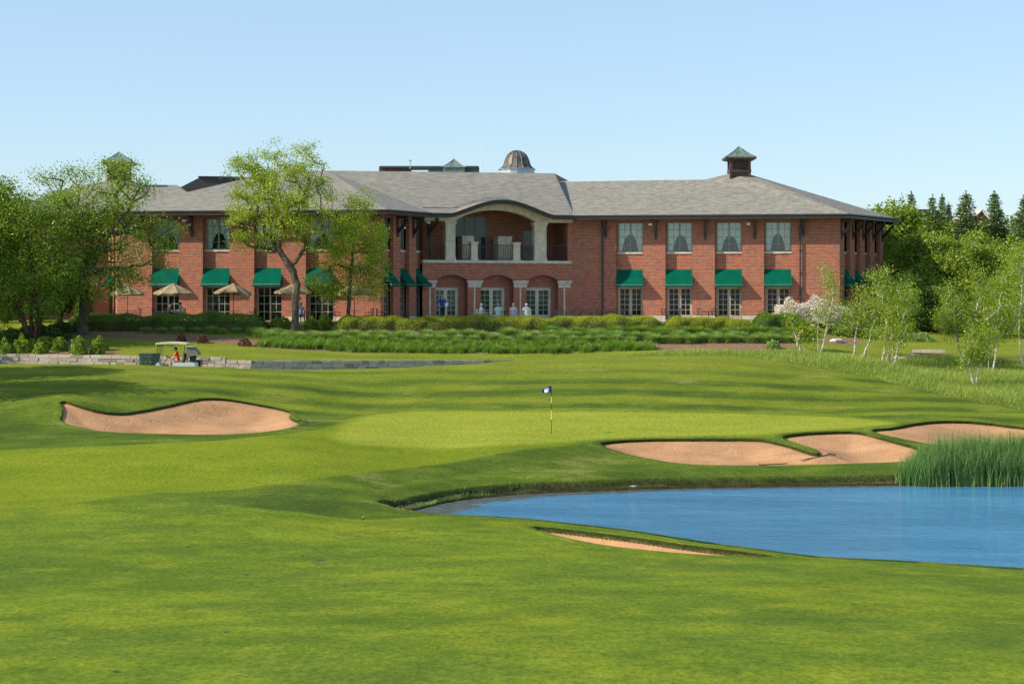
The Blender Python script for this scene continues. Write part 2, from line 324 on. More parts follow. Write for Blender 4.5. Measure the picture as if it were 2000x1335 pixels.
def turf_material():
    t = NT("turf"); co = t.co(); at = lambda n: t.n("ShaderNodeAttribute", attribute_name=n).outputs["Fac"]
    big = t.noise(t.map(co, (0.031,0.081,0.060)), 1., 4); mid = t.noise(t.map(co, (.30,.42,.5), rot=(0,0,R(18))), 1., 6, .66)
    fine = t.noise(t.map(co, (9.,5.,5.)), 1., 5, .75); stk = t.noise(t.map(co, (.10,.34,.5), rot=(0,0,R(-14))), 1., 4, .6)
    fair = t.ramp(mid, [(.25, (.066,.118,.008)), (.42, (.100,.164,.010)), (.58, (.138,.205,.013)), (.76, (.195,.255,.020))])
    fair = t.mix(t.val(big, .38, .62), fair, t.mix(.55, fair, (.060,.120,.006,1)))
    fair = t.mix(t.val(stk, .42, .66, 0., .5), fair, (.175,.235,.014,1))
    pt = t.noise(t.map(co, (.16,.20,.5), rot=(0,0,R(-22)), loc=(9,4,0)), 1., 5, .62)
    fair = t.mix(t.val(pt, .49, .62, 0., .42), fair, (.058,.112,.018,1)); fair = t.mix(t.val(pt, .46, .34, 0., .5), fair, (.225,.262,.012,1))
    p2 = t.noise(t.map(co, (.55,.50,.5), rot=(0,0,R(-30)), loc=(1,8,0)), 1., 6, .72); fair = t.mix(t.val(p2, .50, .62, 0., .55), fair, (.062,.118,.012,1)); fair = t.mix(t.val(p2, .47, .36, 0., .5), fair, (.215,.262,.020,1))
    green = t.ramp(t.noise(t.map(co, (.25,.8,.5)), 1., 3), [(.3, (.215,.262,.022)), (.7, (.270,.315,.035))])
    apron = t.mix(t.val(mid, .3, .7), (.115,.175,.006,1), (.190,.235,.012,1))
    rgh = t.ramp(mid, [(.28, (.042,.085,.007)), (.46, (.070,.122,.009)), (.6, (.105,.160,.013)), (.78, (.190,.215,.038))])
    band = t.n("ShaderNodeTexWave", {0: t.map(co, (.12,1,0), rot=(0,0,R(3))), "Scale": .105, "Distortion": 4.5, "Detail": 3., "Detail Scale": .5}, bands_direction='Y').outputs["Fac"]
    xyz = t.n('ShaderNodeSeparateXYZ', {0: co}); crest = t.val(xyz.outputs[2], 5.2, 6.3); mound = t.val(xyz.outputs[1], 82., 88.)
    pr = t.noise(t.map(co, (.22,.34,.5), rot=(0,0,R(28)), loc=(3,7,0)), 1., 6, .68); rgh = t.mix(t.val(pr, .48, .60, 0., .75), rgh, (.040,.082,.012,1)); rgh = t.mix(t.val(pr, .44, .33, 0., .8), rgh, (.185,.205,.055,1))
    rgh = t.mix(t.math('MULTIPLY', crest, .60), rgh, (.215,.250,.030,1))  # sunlit crest painted in: rough turf lightens with height
    rgh = t.mix(t.val(t.math('ADD', t.math('MULTIPLY', band, .34), t.math('MULTIPLY', t.noise(t.map(co, (.10,2.0,.5), rot=(0,0,R(2))), 1., 5, .75), .8)), .44, .68, 0., t.math('MULTIPLY', mound, .6)), rgh, t.mix(t.val(mid, .3, .7), (.135,.190,.010,1), (.235,.265,.022,1)))
    c = t.mix(at('rough'), fair, rgh); c = t.mix(at('apron'), c, apron); c = t.mix(at('green'), c, green)
    c = t.mix(t.val(fine, .38, .66, 0., 1.), t.mix(1., c, (1.12,1.10,1.1,1), 'MULTIPLY'), t.mix(1., c, (.50,.60,.5,1), 'MULTIPLY'))
    c = t.mix(t.math('MULTIPLY', at('meadow'), .8), c, (0.087,0.130,0.021,1))
    ml = t.ramp(t.noise(t.map(co, (4,6,4)), 1., 5, .75), [(.3, (.09,.055,.032)), (.55, (.21,.140,.090)), (.75, (.34,.25,.17))])
    c = t.mix(t.math('MULTIPLY', at('mulch'), t.val(t.noise(co, 1.2, 4), .28, .4)), c, ml)
    mud = t.ramp(t.noise(t.map(co, (1,3,1)), 1.5, 5, .7), [(.3, (.010,.011,.007)), (.55, (.030,.028,.016)), (.75, (.10,.085,.055))])  # wet mud, darkened so its colour carries the shade of the undercut
    c = t.mix(at('mud'), c, mud)
    c = t.mix(at('shaded_soil'), c, t.mix(t.val(fine, .4, .6), (0.019,0.025,0.007,1), (.06,.05,.025,1)))  # bunker wall earth, painted dark in place of shade
    c = t.mix(.08, t.mix(1., c, (1.16,1.09,1.05,1), 'MULTIPLY'), (.18,.17,.10,1))
    t.bump(t.math('ADD', t.math('MULTIPLY', fine, .5), mid), .55, .06)
    t.p.inputs["Sheen Weight"].default_value = .0; t.p.inputs["Sheen Tint"].default_value = (.75,.9,.3,1); t.p.inputs["Sheen Roughness"].default_value = .5
    M["turf"] = t.set(c, .95, spec=.02)
turf_material()
g = mesh_np("ground", np.stack([X, Y, Z], -1), F, "turf", smooth=True, attrs=A); tag(g, kind="structure")
# sand floors
t = NT("sand"); co = t.co(); n1 = t.noise(t.map(co, (.5,.9,1)), 1., 6, .7); n2 = t.noise(co, 14., 3, .7)
rk = t.n("ShaderNodeTexWave", {0: t.map(co, (1,.4,1), rot=(0,0,R(25))), "Scale": 2.2, "Distortion": 4., "Detail": 2.}).outputs["Fac"]
c = t.ramp(n1, [(.25, (.28,.148,.078)), (.5, (.43,.236,.116)), (.75, (.53,.310,.165))]); c = t.mix(t.val(n2, .45, .75, 0., .35), c, (.35,.22,.15,1))
fp = t.n("ShaderNodeTexVoronoi", {0: co, "Scale": 2.6}).outputs["Distance"]
t.bump(t.math('ADD', t.math('ADD', t.math('MULTIPLY', rk, .08), t.val(fp, .0, .28, -.9, 0.)), t.math('ADD', n1, t.math('MULTIPLY', n2, .3))), .5, .045); M["sand"] = t.set(c, .95, spec=.1)
for k, b in BUNK.items():
    pa = np.array(b['poly']); st = .10
    gx = np.arange(pa[:,0].min()-.5, pa[:,0].max()+.6, st*1.2); gy = np.arange(pa[:,1].min()-.5, pa[:,1].max()+.6, st)
    SX, SY = grid(gx, gy); s_ = poly_sd(b['poly'], SX, SY)-.12; SZ = sand_h(b, SX, SY, s_)
    SZ = np.where(s_ > .02, SZ-(s_-.02)*3., SZ)
    jj = np.arange(len(gx)*len(gy)).reshape(len(gy), len(gx)); FF = np.stack([jj[:-1,:-1], jj[:-1,1:], jj[1:,1:], jj[1:,:-1]], -1).reshape(-1, 4)
    keep = (s_[FF] < .35).any(1); o = mesh_np("bunker_sand", np.stack([SX, SY, SZ], -1), FF[keep], "sand", smooth=True); tag(o, kind="structure")
# turf lips: a crisp turf edge round every bunker with a cut face of thatch and earth below it, its shade put into the colour
t = NT("lip_face"); co = t.co(); n1 = t.noise(t.map(co, (7,7,16)), 1., 4, .7); M["lip_face"] = t.set(t.ramp(n1, [(.35, (.016,.024,.006)), (.55, (.040,.052,.012)), (.75, (.085,.070,.035))]), .95, spec=.02)
for k, b in BUNK.items():
    pa = np.array(b['poly']); d_ = np.hypot(*(np.roll(pa, -1, 0)-pa).T); cum = np.concatenate([[0], np.cumsum(d_)]); m_ = int(cum[-1]/.13)
    sv = np.linspace(0, cum[-1], m_, endpoint=False); q = np.vstack([pa, pa[:1]]); c_ = np.stack([np.interp(sv, cum, q[:, 0]), np.interp(sv, cum, q[:, 1])], -1)
    for _ in range(3): c_ = (np.roll(c_, 1, 0)+2*c_+np.roll(c_, -1, 0))/4
    tg = np.roll(c_, -1, 0)-np.roll(c_, 1, 0); tg /= np.hypot(*tg.T)[:, None]; nr = np.stack([tg[:, 1], -tg[:, 0]], -1)
    if poly_sd(b['poly'], c_[:1, 0]+nr[:1, 0]*.05, c_[:1, 1]+nr[:1, 1]*.05)[0] < 0: nr = -nr
    if poly_sd(b['poly'], c_[:, 0]+nr[:, 0]*.05, c_[:, 1]+nr[:, 1]*.05).mean() < 0: nr = -nr
    b['edge'] = c_; wob = .012*np.sin(sv*5.1)+.010*np.sin(sv*11.7+1)
    rows = []
    for off, dz in ((.60, -.06), (.42, .006), (.22, .016), (.09, .020), (.055, .005)):
        p = c_+nr*(off+wob)[:, None] if False else c_+nr*(off+(wob if off < .1 else 0*wob))[:, None]; rows.append(np.column_stack([p, base_h(p[:, 0], p[:, 1])+dz]))
    V_ = np.concatenate(rows); L_ = len(rows); idx = np.arange(m_); F_ = np.concatenate([np.stack([r*m_+idx, r*m_+(idx+1) % m_, (r+1)*m_+(idx+1) % m_, (r+1)*m_+idx], -1) for r in range(L_-1)])
    at_ = {kk: np.full(len(V_), 1. if kk == 'rough' and k != 'near' else 0.) for kk in A}
    tag(mesh_np("turf_lip", V_, F_, "turf", smooth=True, attrs=at_), kind="structure")
    rows = []
    for off, dz in ((.055, .005), (.035, -.03), (.05, -.12), (.06, -.6)):
        p = c_+nr*(off+wob)[:, None]; rows.append(np.column_stack([p, base_h(p[:, 0], p[:, 1])+dz]))
    V_ = np.concatenate(rows); L_ = len(rows); F_ = np.concatenate([np.stack([r*m_+idx, r*m_+(idx+1) % m_, (r+1)*m_+(idx+1) % m_, (r+1)*m_+idx], -1) for r in range(L_-1)])
    tag(mesh_np("turf_lip_face", V_, F_, "lip_face", smooth=True), kind="structure")
# water
t = NT("water"); co = t.co()
w1 = t.noise(t.map(co, (1.1,2.2,1), rot=(0,0,R(-8))), 1.0, 4, .6); w2 = t.noise(t.map(co, (3.2,6.5,1), rot=(0,0,R(6))), 1.2, 4, .65)
sc_ = t.noise(t.map(co, (.09,.30,1)), 1., 5, .6)
t.bump(t.math('ADD', w1, t.math('MULTIPLY', w2, .8)), 1., .085)
sh = t.n("ShaderNodeAttribute", attribute_name="shallow").outputs["Fac"]; sn = t.noise(t.map(co, (.5,1.6,1)), 1., 5, .75)
shm = t.val(t.math('ADD', sh, t.math('MULTIPLY', t.math('SUBTRACT', sn, .5), 1.1)), .42, .62)
body = t.mix(t.val(sc_, .40, .62), (.048,.205,.385,1), (.085,.285,.490,1)); scum = t.ramp(t.noise(t.map(co, (1.2,4,1)), 2., 5, .75), [(.35, (.022,.032,.022)), (.55, (.065,.085,.065)), (.72, (.27,.30,.27))])
fk = t.noise(t.map(co, (1.3,7.,1)), 1., 4, .7); fk2 = t.noise(t.map(co, (.12,.3,1), loc=(5,2,0)), 1., 3); body = t.mix(t.math('MULTIPLY', t.val(fk, .56, .64), t.val(fk2, .42, .6, .12, .75)), body, (.035,.095,.125,1))  # dark flecks in the body colour stand in for ripple shading
M["water"] = t.set(t.mix(shm, body, scum), t.val(shm, 0, 1, .08, .5), spec=.5); t.p.inputs["IOR"].default_value = 1.33
wx = np.array(seg((-11,35,240),(35,61,20))); wy = np.array(seg((46,60,30),(60,75,150))); WX, WY = grid(wx, wy)
dfar = -poly_sd([(XP(a, b), b) for a, b in POND_PX_FAR]+[(60,40),(-30,40),(-30,62)], WX, WY)
wpx = WX/WY*FOC+CX; wid = np.interp(wpx, [800,1000,1150,1300,1700,2100], [4.2,2.6,1.9,1.4,1.0,.4]); shal = np.clip(1-dfar/wid, 0, 1)
jj = np.arange(len(wx)*len(wy)).reshape(len(wy), len(wx)); FF = np.stack([jj[:-1,:-1], jj[:-1,1:], jj[1:,1:], jj[1:,:-1]], -1).reshape(-1, 4)
FF = FF[(poly_sd(POND, WX, WY)[FF] < .7).any(1)]
tag(mesh_np("pond_water", np.stack([WX, WY, np.full(WX.shape, WATER)], -1), FF, "water", attrs={"shallow": shal}), kind="structure")
# ---------------------------------------------------------------- materials
def brick_mat(name, a, b, mort, sx=1.):
    t = NT(name); uv = t.co("UV")
    br = t.n("ShaderNodeTexBrick", {0: uv, "Color1": a, "Color2": b, "Mortar": mort, "Scale": 1., "Mortar Size": .010, "Mortar Smooth": .25, "Bias": -.1, "Brick Width": .27*sx, "Row Height": .108}, offset=.5)
    v = t.noise(t.map(t.co(), (.6,.6,.35)), 1., 4, .6); c = t.mix(t.val(v, .3, .7, 0., .4), br.outputs[0], t.mix(1., br.outputs[0], (1.25,.9,.8,1), 'MULTIPLY'))
    v2 = t.noise(uv, 3.1, 2); c = t.mix(t.val(v2, .45, .7, 0., .35), c, t.mix(1., c, (.66,.62,.66,1), 'MULTIPLY'))
    t.bump(br.outputs[1], -.5, .01); M[name] = t.set(c, .85, spec=.2)
brick_mat("brick", (.385,.115,.062,1), (.220,.062,.040,1), (.46,.38,.28,1))
brick_mat("arch_brick", (.32,.085,.058,1), (.22,.055,.042,1), (.42,.34,.28,1), .42)
t = NT("shingle"); uv = t.co("UV")
br = t.n("ShaderNodeTexBrick", {0: uv, "Color1": (.285,.270,.225,1), "Color2": (.180,.172,.148,1), "Mortar": (.12,.11,.095,1), "Scale": 1., "Mortar Size": .012, "Mortar Smooth": .3, "Brick Width": .42, "Row Height": .16}, offset=.37)
v = t.noise(t.map(t.co(), (.25,.6,.4)), 1., 5, .6); c = t.mix(t.val(v, .35, .68, 0., .5), br.outputs[0], t.mix(1., br.outputs[0], (.82,.83,.86,1), 'MULTIPLY'))
v3 = t.noise(uv, 1.9, 2, .5); c = t.mix(t.val(v3, .4, .7, 0., .35), c, (.34,.31,.26,1))
t.bump(br.outputs[1], -.4, .02); M["shingle"] = t.set(c, .9, spec=.2)
simple("bronze", (.035,.032,.030,1), .45, .0); simple("cream", (.62,.55,.41,1), .6); simple("limestone", (.60,.54,.44,1), .8, var=.15)
simple("awning", (.001,.100,.062,1), .9, var=.1, scale=1.2, spec=.05); simple("sage", (.26,.27,.22,1), .5); simple("door_paint", (.47,.38,.29,1), .5)
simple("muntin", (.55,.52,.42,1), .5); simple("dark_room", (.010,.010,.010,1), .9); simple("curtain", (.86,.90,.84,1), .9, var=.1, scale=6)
simple("silver", (.5,.5,.52,1), .35, .8); simple("white_paint", (.78,.78,.75,1), .5, var=.05); simple("ceiling_paint", (.22,.21,.18,1), .8)
simple("copper_green", (.16,.23,.19,1), .55, .3, var=.3, scale=4, c2=(.10,.13,.11,1)); simple("copper_brown", (.115,.060,.045,1), .5, .3, var=.3, scale=3)
simple("copper_mixed", (.150,.150,.130,1), .55, .3, scale=2.5, c2=(.060,.045,.035,1)); simple("slate_blue", (.06,.085,.105,1), .5, .2); simple("paving", (.45,.40,.33,1), .9)
simple("black_iron", (.018,.018,.018,1), .5); simple("tan_canvas", (.34,.255,.145,1), .85, var=.18, scale=2); simple("flashing", (.42,.48,.54,1), .4, .3)
def glass(name, c, rough, ior=1.5, spec=.5):
    t = NT(name); n = t.noise(t.co(), 1.4, 2); t.bump(n, .15, .02); M[name] = t.set(c, rough, spec=spec); t.p.inputs["IOR"].default_value = ior
glass("glass_dark", (.005,.010,.007,1), .04, spec=.3); glass("glass_green", (.010,.045,.030,1), .05)
t = NT("glass_clear"); t.p.inputs["Base Color"].default_value = (.8,.9,.85,1); t.p.inputs["Roughness"].default_value = .02
lp = t.n("ShaderNodeBsdfTransparent", {0: (.93,.97,.95,1)}); gl = t.n("ShaderNodeBsdfGlossy", {"Color": (.9,1,.97,1), "Roughness": .02}); fr = t.n("ShaderNodeFresnel", {0: 1.55})
mx = t.n("ShaderNodeMixShader", {0: t.math('ADD', t.math('MULTIPLY', fr.outputs[0], 1.), .05), 1: lp.outputs[0], 2: gl.outputs[0]}); t.l(mx.outputs[0], t.out.inputs[0]); M["glass_clear"] = t.m
def leafmat(name, stops, trans=.35, tcol=(.45,.75,.08,1)):
    t = NT(name); a = t.n("ShaderNodeAttribute", attribute_name="tone").outputs["Fac"]
    c = t.ramp(a, stops); d = t.n("ShaderNodeBsdfDiffuse", {0: c}); tr = t.n("ShaderNodeBsdfTranslucent", {0: t.mix(.5, c, t.mix(1., c, tcol, 'MULTIPLY'))})
    tr2 = t.mix(1., c, (1.3,1.5,.5,1), 'MULTIPLY'); t.l(tr2, tr.inputs[0])
    gl = t.n("ShaderNodeBsdfGlossy", {0: (.8,.9,.8,1), "Roughness": .45}); m1 = t.n("ShaderNodeMixShader", {0: trans, 1: d.outputs[0], 2: tr.outputs[0]})
    m2 = t.n("ShaderNodeMixShader", {0: .04, 1: m1.outputs[0], 2: gl.outputs[0]}); t.l(m2.outputs[0], t.out.inputs[0]); M[name] = t.m
leafmat("leaf_locust", [(0, (0.115,0.165,0.011)), (.45, (0.241,0.314,0.015)), (1, (0.484,0.517,0.029))])
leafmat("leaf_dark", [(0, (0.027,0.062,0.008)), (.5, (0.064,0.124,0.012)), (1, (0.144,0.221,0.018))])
leafmat("leaf_mid", [(0, (0.092,0.151,0.015)), (.5, (0.191,0.271,0.022)), (1, (0.370,0.442,0.032))])
leafmat("leaf_wood", [(0, (0.088,0.129,0.014)), (.5, (0.177,0.242,0.022)), (1, (0.334,0.393,0.031))])
leafmat("leaf_birch", [(0, (0.120,0.169,0.012)), (.5, (0.216,0.293,0.017)), (1, (0.368,0.429,0.026))], .4)
leafmat("needle", [(0, (0.038,0.081,0.023)), (.5, (0.088,0.146,0.037)), (1, (0.174,0.236,0.056))], .1)
leafmat("yew", [(0, (0.067,0.101,0.004)), (.5, (0.194,0.246,0.006)), (1, (0.418,0.428,0.010))], .15)
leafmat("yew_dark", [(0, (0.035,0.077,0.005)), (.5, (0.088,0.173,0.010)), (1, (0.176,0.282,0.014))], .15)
leafmat("lily_leaf", [(0, (0.069,0.144,0.013)), (.5, (0.147,0.257,0.023)), (1, (0.284,0.408,0.039))], .3)
leafmat("tall_grass", [(0, (0.111,0.196,0.052)), (.5, (0.231,0.335,0.090)), (1, (0.410,0.503,0.147))], .3)
leafmat("meadow_grass", [(0, (0.132,0.199,0.024)), (.5, (0.240,0.309,0.042)), (1, (0.420,0.454,0.102))], .3)
leafmat("reed_leaf", [(0, (0.450,0.324,0.132)), (.16, (0.244,0.234,0.066)), (.3, (0.066,0.154,0.036)), (.6, (0.112,0.234,0.058)), (1, (0.198,0.332,0.091))], .2)
leafmat("bank_grass", [(0, (0.060,0.110,0.012)), (.5, (0.120,0.187,0.022)), (1, (0.264,0.275,0.060))], .3)
leafmat("blossom", [(0, (.10,.15,.05)), (.2, (.48,.38,.36)), (.6, (.70,.60,.58)), (1, (.85,.80,.77))], .2)
leafmat("red_leaf", [(0, (.06,.015,.015)), (1, (.16,.04,.035))], .2)
def bark(name, lo, hi, sc=(3,3,.7)):
    t = NT(name); n = t.noise(t.map(t.co(), sc), 2., 5, .7); t.bump(n, .8, .04); M[name] = t.set(t.ramp(n, [(.35, lo), (.65, hi)]), .9, spec=.1)
bark("bark", (.055,.042,.030), (.17,.14,.10)); bark("bark_brown", (.07,.04,.025), (.20,.12,.075)); bark("birch_bark", (.20,.17,.14), (.66,.62,.54), (2,2,6))

simple("eyebrow_metal", (.26,.195,.165,1), .7, var=.15)
# ---------------------------------------------------------------- the clubhouse
ZT, ZE = 8.1, 15.9            # terrace level, eaves
EV = lambda *a: np.array(a, float)
cB = EV(-9.25, 126.0); cF = cB-19.3*EV(.990,-.139); cC = EV(-6.55, 131.0); cA = EV(4.53, 135.5)
cD = cA+19.94*EV(.990,-.139); cE = EV(29.0, 140.0); cG = EV(-30.4, 135.0)
club = empty("clubhouse", (0, 133, ZT), "two storey red brick clubhouse with grey shingled hip roofs and green awnings", "building")
class Wall:
    """a wall plane from P to Q seen from outside: t metres along it, d metres into the building"""
    def __init__(s, p, q):
        s.p = EV(*p); s.L = float(np.hypot(*(EV(*q)-s.p))); s.u = (EV(*q)-s.p)/s.L; s.n = EV(s.u[1], -s.u[0])   # outward normal
        s.rz = math.atan2(s.u[1], s.u[0])
    def pt(s, t, z, d=0.): q = s.p+s.u*t-s.n*d; return Vector((q[0], q[1], z))
    def t_px(s, px, d=0.):
        k = (px-CX)/FOC; q = s.p-s.n*d; return float((k*q[1]-q[0])/(s.u[0]-k*s.u[1]))
    def relief(s, mb, ts, zs, depth):
        """front faces of the cells of a t/z grid, each at its depth (None: an opening), and the returns between them"""
        D = [[depth((ts[i]+ts[i+1])/2, (zs[j]+zs[j+1])/2) for j in range(len(zs)-1)] for i in range(len(ts)-1)]
        for i in range(len(ts)-1):
            for j in range(len(zs)-1):
                d = D[i][j]; t0, t1, z0, z1 = ts[i], ts[i+1], zs[j], zs[j+1]
                if d is not None: mb.face([s.pt(t0,z0,d), s.pt(t1,z0,d), s.pt(t1,z1,d), s.pt(t0,z1,d)], [(t0,z0),(t1,z0),(t1,z1),(t0,z1)])
                for (a, b, e0, e1) in (((i+1, j), 't', t1, (z0, z1)), ((i, j+1), 'z', z1, (t0, t1))):
                    if a[0] >= len(D) or a[1] >= len(D[0]): continue
                    f = D[a[0]][a[1]]; da = .30+(f if d is None and f is not None else 0) if d is None else d; df = .30+(d if f is None and d is not None else 0) if f is None else f
                    if (d is None and f is None) or abs(da-df) < 1e-6: continue
                    lo, hi = min(da, df), max(da, df)
                    if b == 't': mb.face([s.pt(e0,e1[0],lo), s.pt(e0,e1[0],hi), s.pt(e0,e1[1],hi), s.pt(e0,e1[1],lo)], [(lo,e1[0]),(hi,e1[0]),(hi,e1[1]),(lo,e1[1])])
                    else: mb.face([s.pt(e1[0],e0,lo), s.pt(e1[1],e0,lo), s.pt(e1[1],e0,hi), s.pt(e1[0],e0,hi)], [(e1[0],lo),(e1[1],lo),(e1[1],hi),(e1[0],hi)])
    def sbox(s, mb, t0, t1, z0, z1, d0, d1):
        """a box against the wall between depths d0 (outer) and d1"""
        a = [s.pt(t0,z0,d0), s.pt(t1,z0,d0), s.pt(t1,z0,d1), s.pt(t0,z0,d1)]; b = [p+Vector((0,0,z1-z0)) for p in a]
        mb.face(a[::-1]); mb.face(b)
        for k in range(4): mb.face([a[k], a[(k+1) % 4], b[(k+1) % 4], b[k]])
W_left = Wall(cF, cB); W_lside = Wall(cB, cC); W_mid = Wall(cC, cA); W_right = Wall(cA, cD); W_rside = Wall(cD, cE); W_lend = Wall(cG, cF)
Q = .36                      # how deep the bays lie behind the pilasters
def window_upper(w, t0, t1, z0, z1, d):
    fr = MB(); c = (t0+t1)/2
    for a, b in ((t0, t0+.07), (t1-.07, t1), (c-.05, c+.05)): w.sbox(fr, a, b, z0, z1, d+.10, d+.22)
    for a, b in ((z0, z0+.08), (z1-.08, z1)):
        w.sbox(fr, t0+.072, c-.052, a, b, d+.102, d+.218); w.sbox(fr, c+.052, t1-.072, a, b, d+.102, d+.218)
    for k in (0, 1):
        a, b = (t0+.07, c-.05) if k == 0 else (c+.05, t1-.07); m = (a+b)/2
        w.sbox(fr, m-.014, m+.014, z0+.08, z1-.08, d+.12, d+.15)
        for j in (1, 2, 3): zz = z0+(z1-z0)*j/4; w.sbox(fr, a, b, zz-.014, zz+.014, d+.122, d+.148)
    o = fr.build("window", "sage", club)
    g = MB(); g.face([w.pt(t0+.03,z0+.03,d+.17), w.pt(t1-.03,z0+.03,d+.17), w.pt(t1-.03,z1-.03,d+.17), w.pt(t0+.03,z1-.03,d+.17)]); g.build("pane", "glass_clear", o)
    # tied-back curtain: cloth with an arched opening low in the middle
    cu = MB(); n = 24; pts = []; kw, kh, kx = rnd.uniform(.58, .78), rnd.uniform(.47, .60), rnd.uniform(-.08, .08)
    for i in range(n+1):
        x = (i/n*2-1); tt = c+x*(t1-t0)/2; y = z0+(kh*(1-abs((x-kx)/kw)**3)*(z1-z0) if abs(x-kx) < kw else 0)
        pts.append((tt, max(z0, y), .34+.018*math.sin(i*2.4)))
    for a, b in zip(pts, pts[1:]):
        cu.face([w.pt(a[0],a[1],d+a[2]), w.pt(b[0],b[1],d+b[2]), w.pt(b[0],z1,d+b[2]), w.pt(a[0],z1,d+a[2])])
    cu.build("curtain", "curtain", o)
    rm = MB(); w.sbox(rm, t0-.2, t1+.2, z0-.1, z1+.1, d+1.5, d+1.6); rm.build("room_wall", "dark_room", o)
    si = MB(); w.sbox(si, t0-.06, t1+.06, z0-.14, z0-.005, d-.07, d+.24); si.build("sill", "limestone", o)
def doors(w, t0, t1, z0, z1, d, frame="door_paint", gl="glass_dark", rows=5, stile=.115):
    fr = MB(); c = (t0+t1)/2; s2 = stile
    w.sbox(fr, t0, t0+.06, z0, z1, d+.06, d+.25); w.sbox(fr, t1-.06, t1, z0, z1, d+.06, d+.25); w.sbox(fr, t0+.06, t1-.06, z1-.07, z1, d+.062, d+.248)
    leaf = []
    for a, b in ((t0+.065, c-.004), (c+.004, t1-.065)):
        w.sbox(fr, a, a+s2, z0, z1-.075, d+.10, d+.16); w.sbox(fr, b-s2, b, z0, z1-.075, d+.10, d+.16)
        w.sbox(fr, a+s2, b-s2, z0, z0+.32 if stile > .1 else z0+.06, d+.102, d+.158); w.sbox(fr, a+s2, b-s2, z1-.075-s2, z1-.075, d+.102, d+.158)
        leaf.append((a+s2, b-s2))
    o = fr.build("door" if stile > .1 else "window", frame, club)
    mu = MB(); g = MB(); zb = z0+(.32 if stile > .1 else .06); zt_ = z1-.075-s2
    for a, b in leaf:
        m = (a+b)/2; w.sbox(mu, m-.015, m+.015, zb, zt_, d+.115, d+.145)
        for j in range(1, rows): zz = zb+(zt_-zb)*j/rows; w.sbox(mu, a, b, zz-.015, zz+.015, d+.117, d+.143)
        g.face([w.pt(a,zb,d+.14), w.pt(b,zb,d+.14), w.pt(b,zt_,d+.14), w.pt(a,zt_,d+.14)])
    mu.build("muntins", "muntin", o); g.build("pane", gl, o)
    if stile > .1:
        h = MB()
        for sx in (-.075, .075): h = MB(); h.bar(w.pt(c+sx, z0+1.0, d+.10), w.pt(c+sx, z0+1.0, d+.05), .025); h.bar(w.pt(c+sx, z0+1.0, d+.05), w.pt(c+sx*2.2, z0+1.0, d+.05), .014); h.build("handle", "silver", o)
def awning(w, t0, t1, zt_, zb, out, d, flare=.04):
    """stretched canvas over a tubular frame, with side cheeks and a scalloped valance"""
    a = MB(); n = 10; top = []; bot = []
    for i in range(n+1):
        f = i/n; t = t0+(t1-t0)*f; top.append(w.pt(t, zt_, d-.03)); bot.append(w.pt(t0-flare+(t1-t0+2*flare)*f, zb+.012*math.sin(f*9), d-out))
    rows = 6; g = []
    for j in range(rows+1):
        r = j/rows; g.append([top[i].lerp(bot[i], r)+Vector((0,0,-.05*math.sin(math.pi*r)))for i in range(n+1)])
    for j in range(rows):
        for i in range(n): a.face([g[j+1][i], g[j+1][i+1], g[j][i+1], g[j][i]])
    for i in range(n):
        m = (bot[i]+bot[i+1])/2; dz = Vector((0,0,-.17)); a.face([bot[i]+dz, m+dz*1.15, bot[i+1]+dz, bot[i+1], bot[i]])
    for e in (0, n):
        base = w.pt(t0 if e == 0 else t1, zb-.05, d-.03)
        for j in range(rows): a.face([g[j][e], g[j+1][e], base])
        a.face([bot[e], bot[e]+Vector((0,0,-.17)), base-Vector((0,0,.12)), base])
    o = a.build("awning", "awning", club)
    f = MB(); f.bar(bot[0]+Vector((0,0,-.02)), w.pt(t0, zb-.05, d), .018, n=6); f.bar(bot[n]+Vector((0,0,-.02)), w.pt(t1, zb-.05, d), .018, n=6); f.bar(bot[0]+Vector((0,0,-.03)), bot[n]+Vector((0,0,-.03)), .018, n=6); f.build("frame", "silver", o)
def bracket(w, t, d=0., k=1.):
    b = MB(); z = ZE-.32
    w.sbox(b, t-.08, t+.08, z-1.45*k, z-.02, d-.10, d-.002); w.sbox(b, t-.07, t+.07, z-.16, z-.022, d-.95*k, d-.102)
    pts = [w.pt(t-.06, z-1.30*k, d-.06), w.pt(t-.06, z-.98*k, d-.06), w.pt(t-.06, z-.14, d-.90*k), w.pt(t-.06, z-.30, d-.98*k)]
    b.prism([p for p in pts], Vector((w.u[0]*.12, w.u[1]*.12, 0))); b.build("bracket", "bronze", club)
def downspout(w, t, d, z0=None, hopper=True):
    b = MB(); b.bar(w.pt(t, z0 or ZT+.1, d-.12), w.pt(t, ZE-1.4, d-.12), .06)
    if hopper:
        b.prism([w.pt(t-.15, ZE-.9, d-.02), w.pt(t+.15, ZE-.9, d-.02), w.pt(t+.09, ZE-1.45, d-.02), w.pt(t-.09, ZE-1.45, d-.02)], Vector((w.n[0]*.22, w.n[1]*.22, 0)))
        b.bar(w.pt(t, ZE-.9, d-.14), w.pt(t, ZE-.25, d-.8), .05)
        for z in (ZT+1.5, ZT+3.5, ZT+5.2): w.sbox(b, t-.10, t+.10, z, z+.05, d-.19, d-.002)
    b.build("downspout", "bronze", club)
def floodlight(w, t, d=0.):
    b = MB(); b.box(w.pt(t, ZE-.62, d-.35), (.26,.22,.16), w.rz, R(20)); b.bar(w.pt(t, ZE-.55, d), w.pt(t, ZE-.58, d-.3), .03); b.build("floodlight", "white_paint", club)
ZS, ZWT = 13.2, 15.45        # sill and head of the upper windows
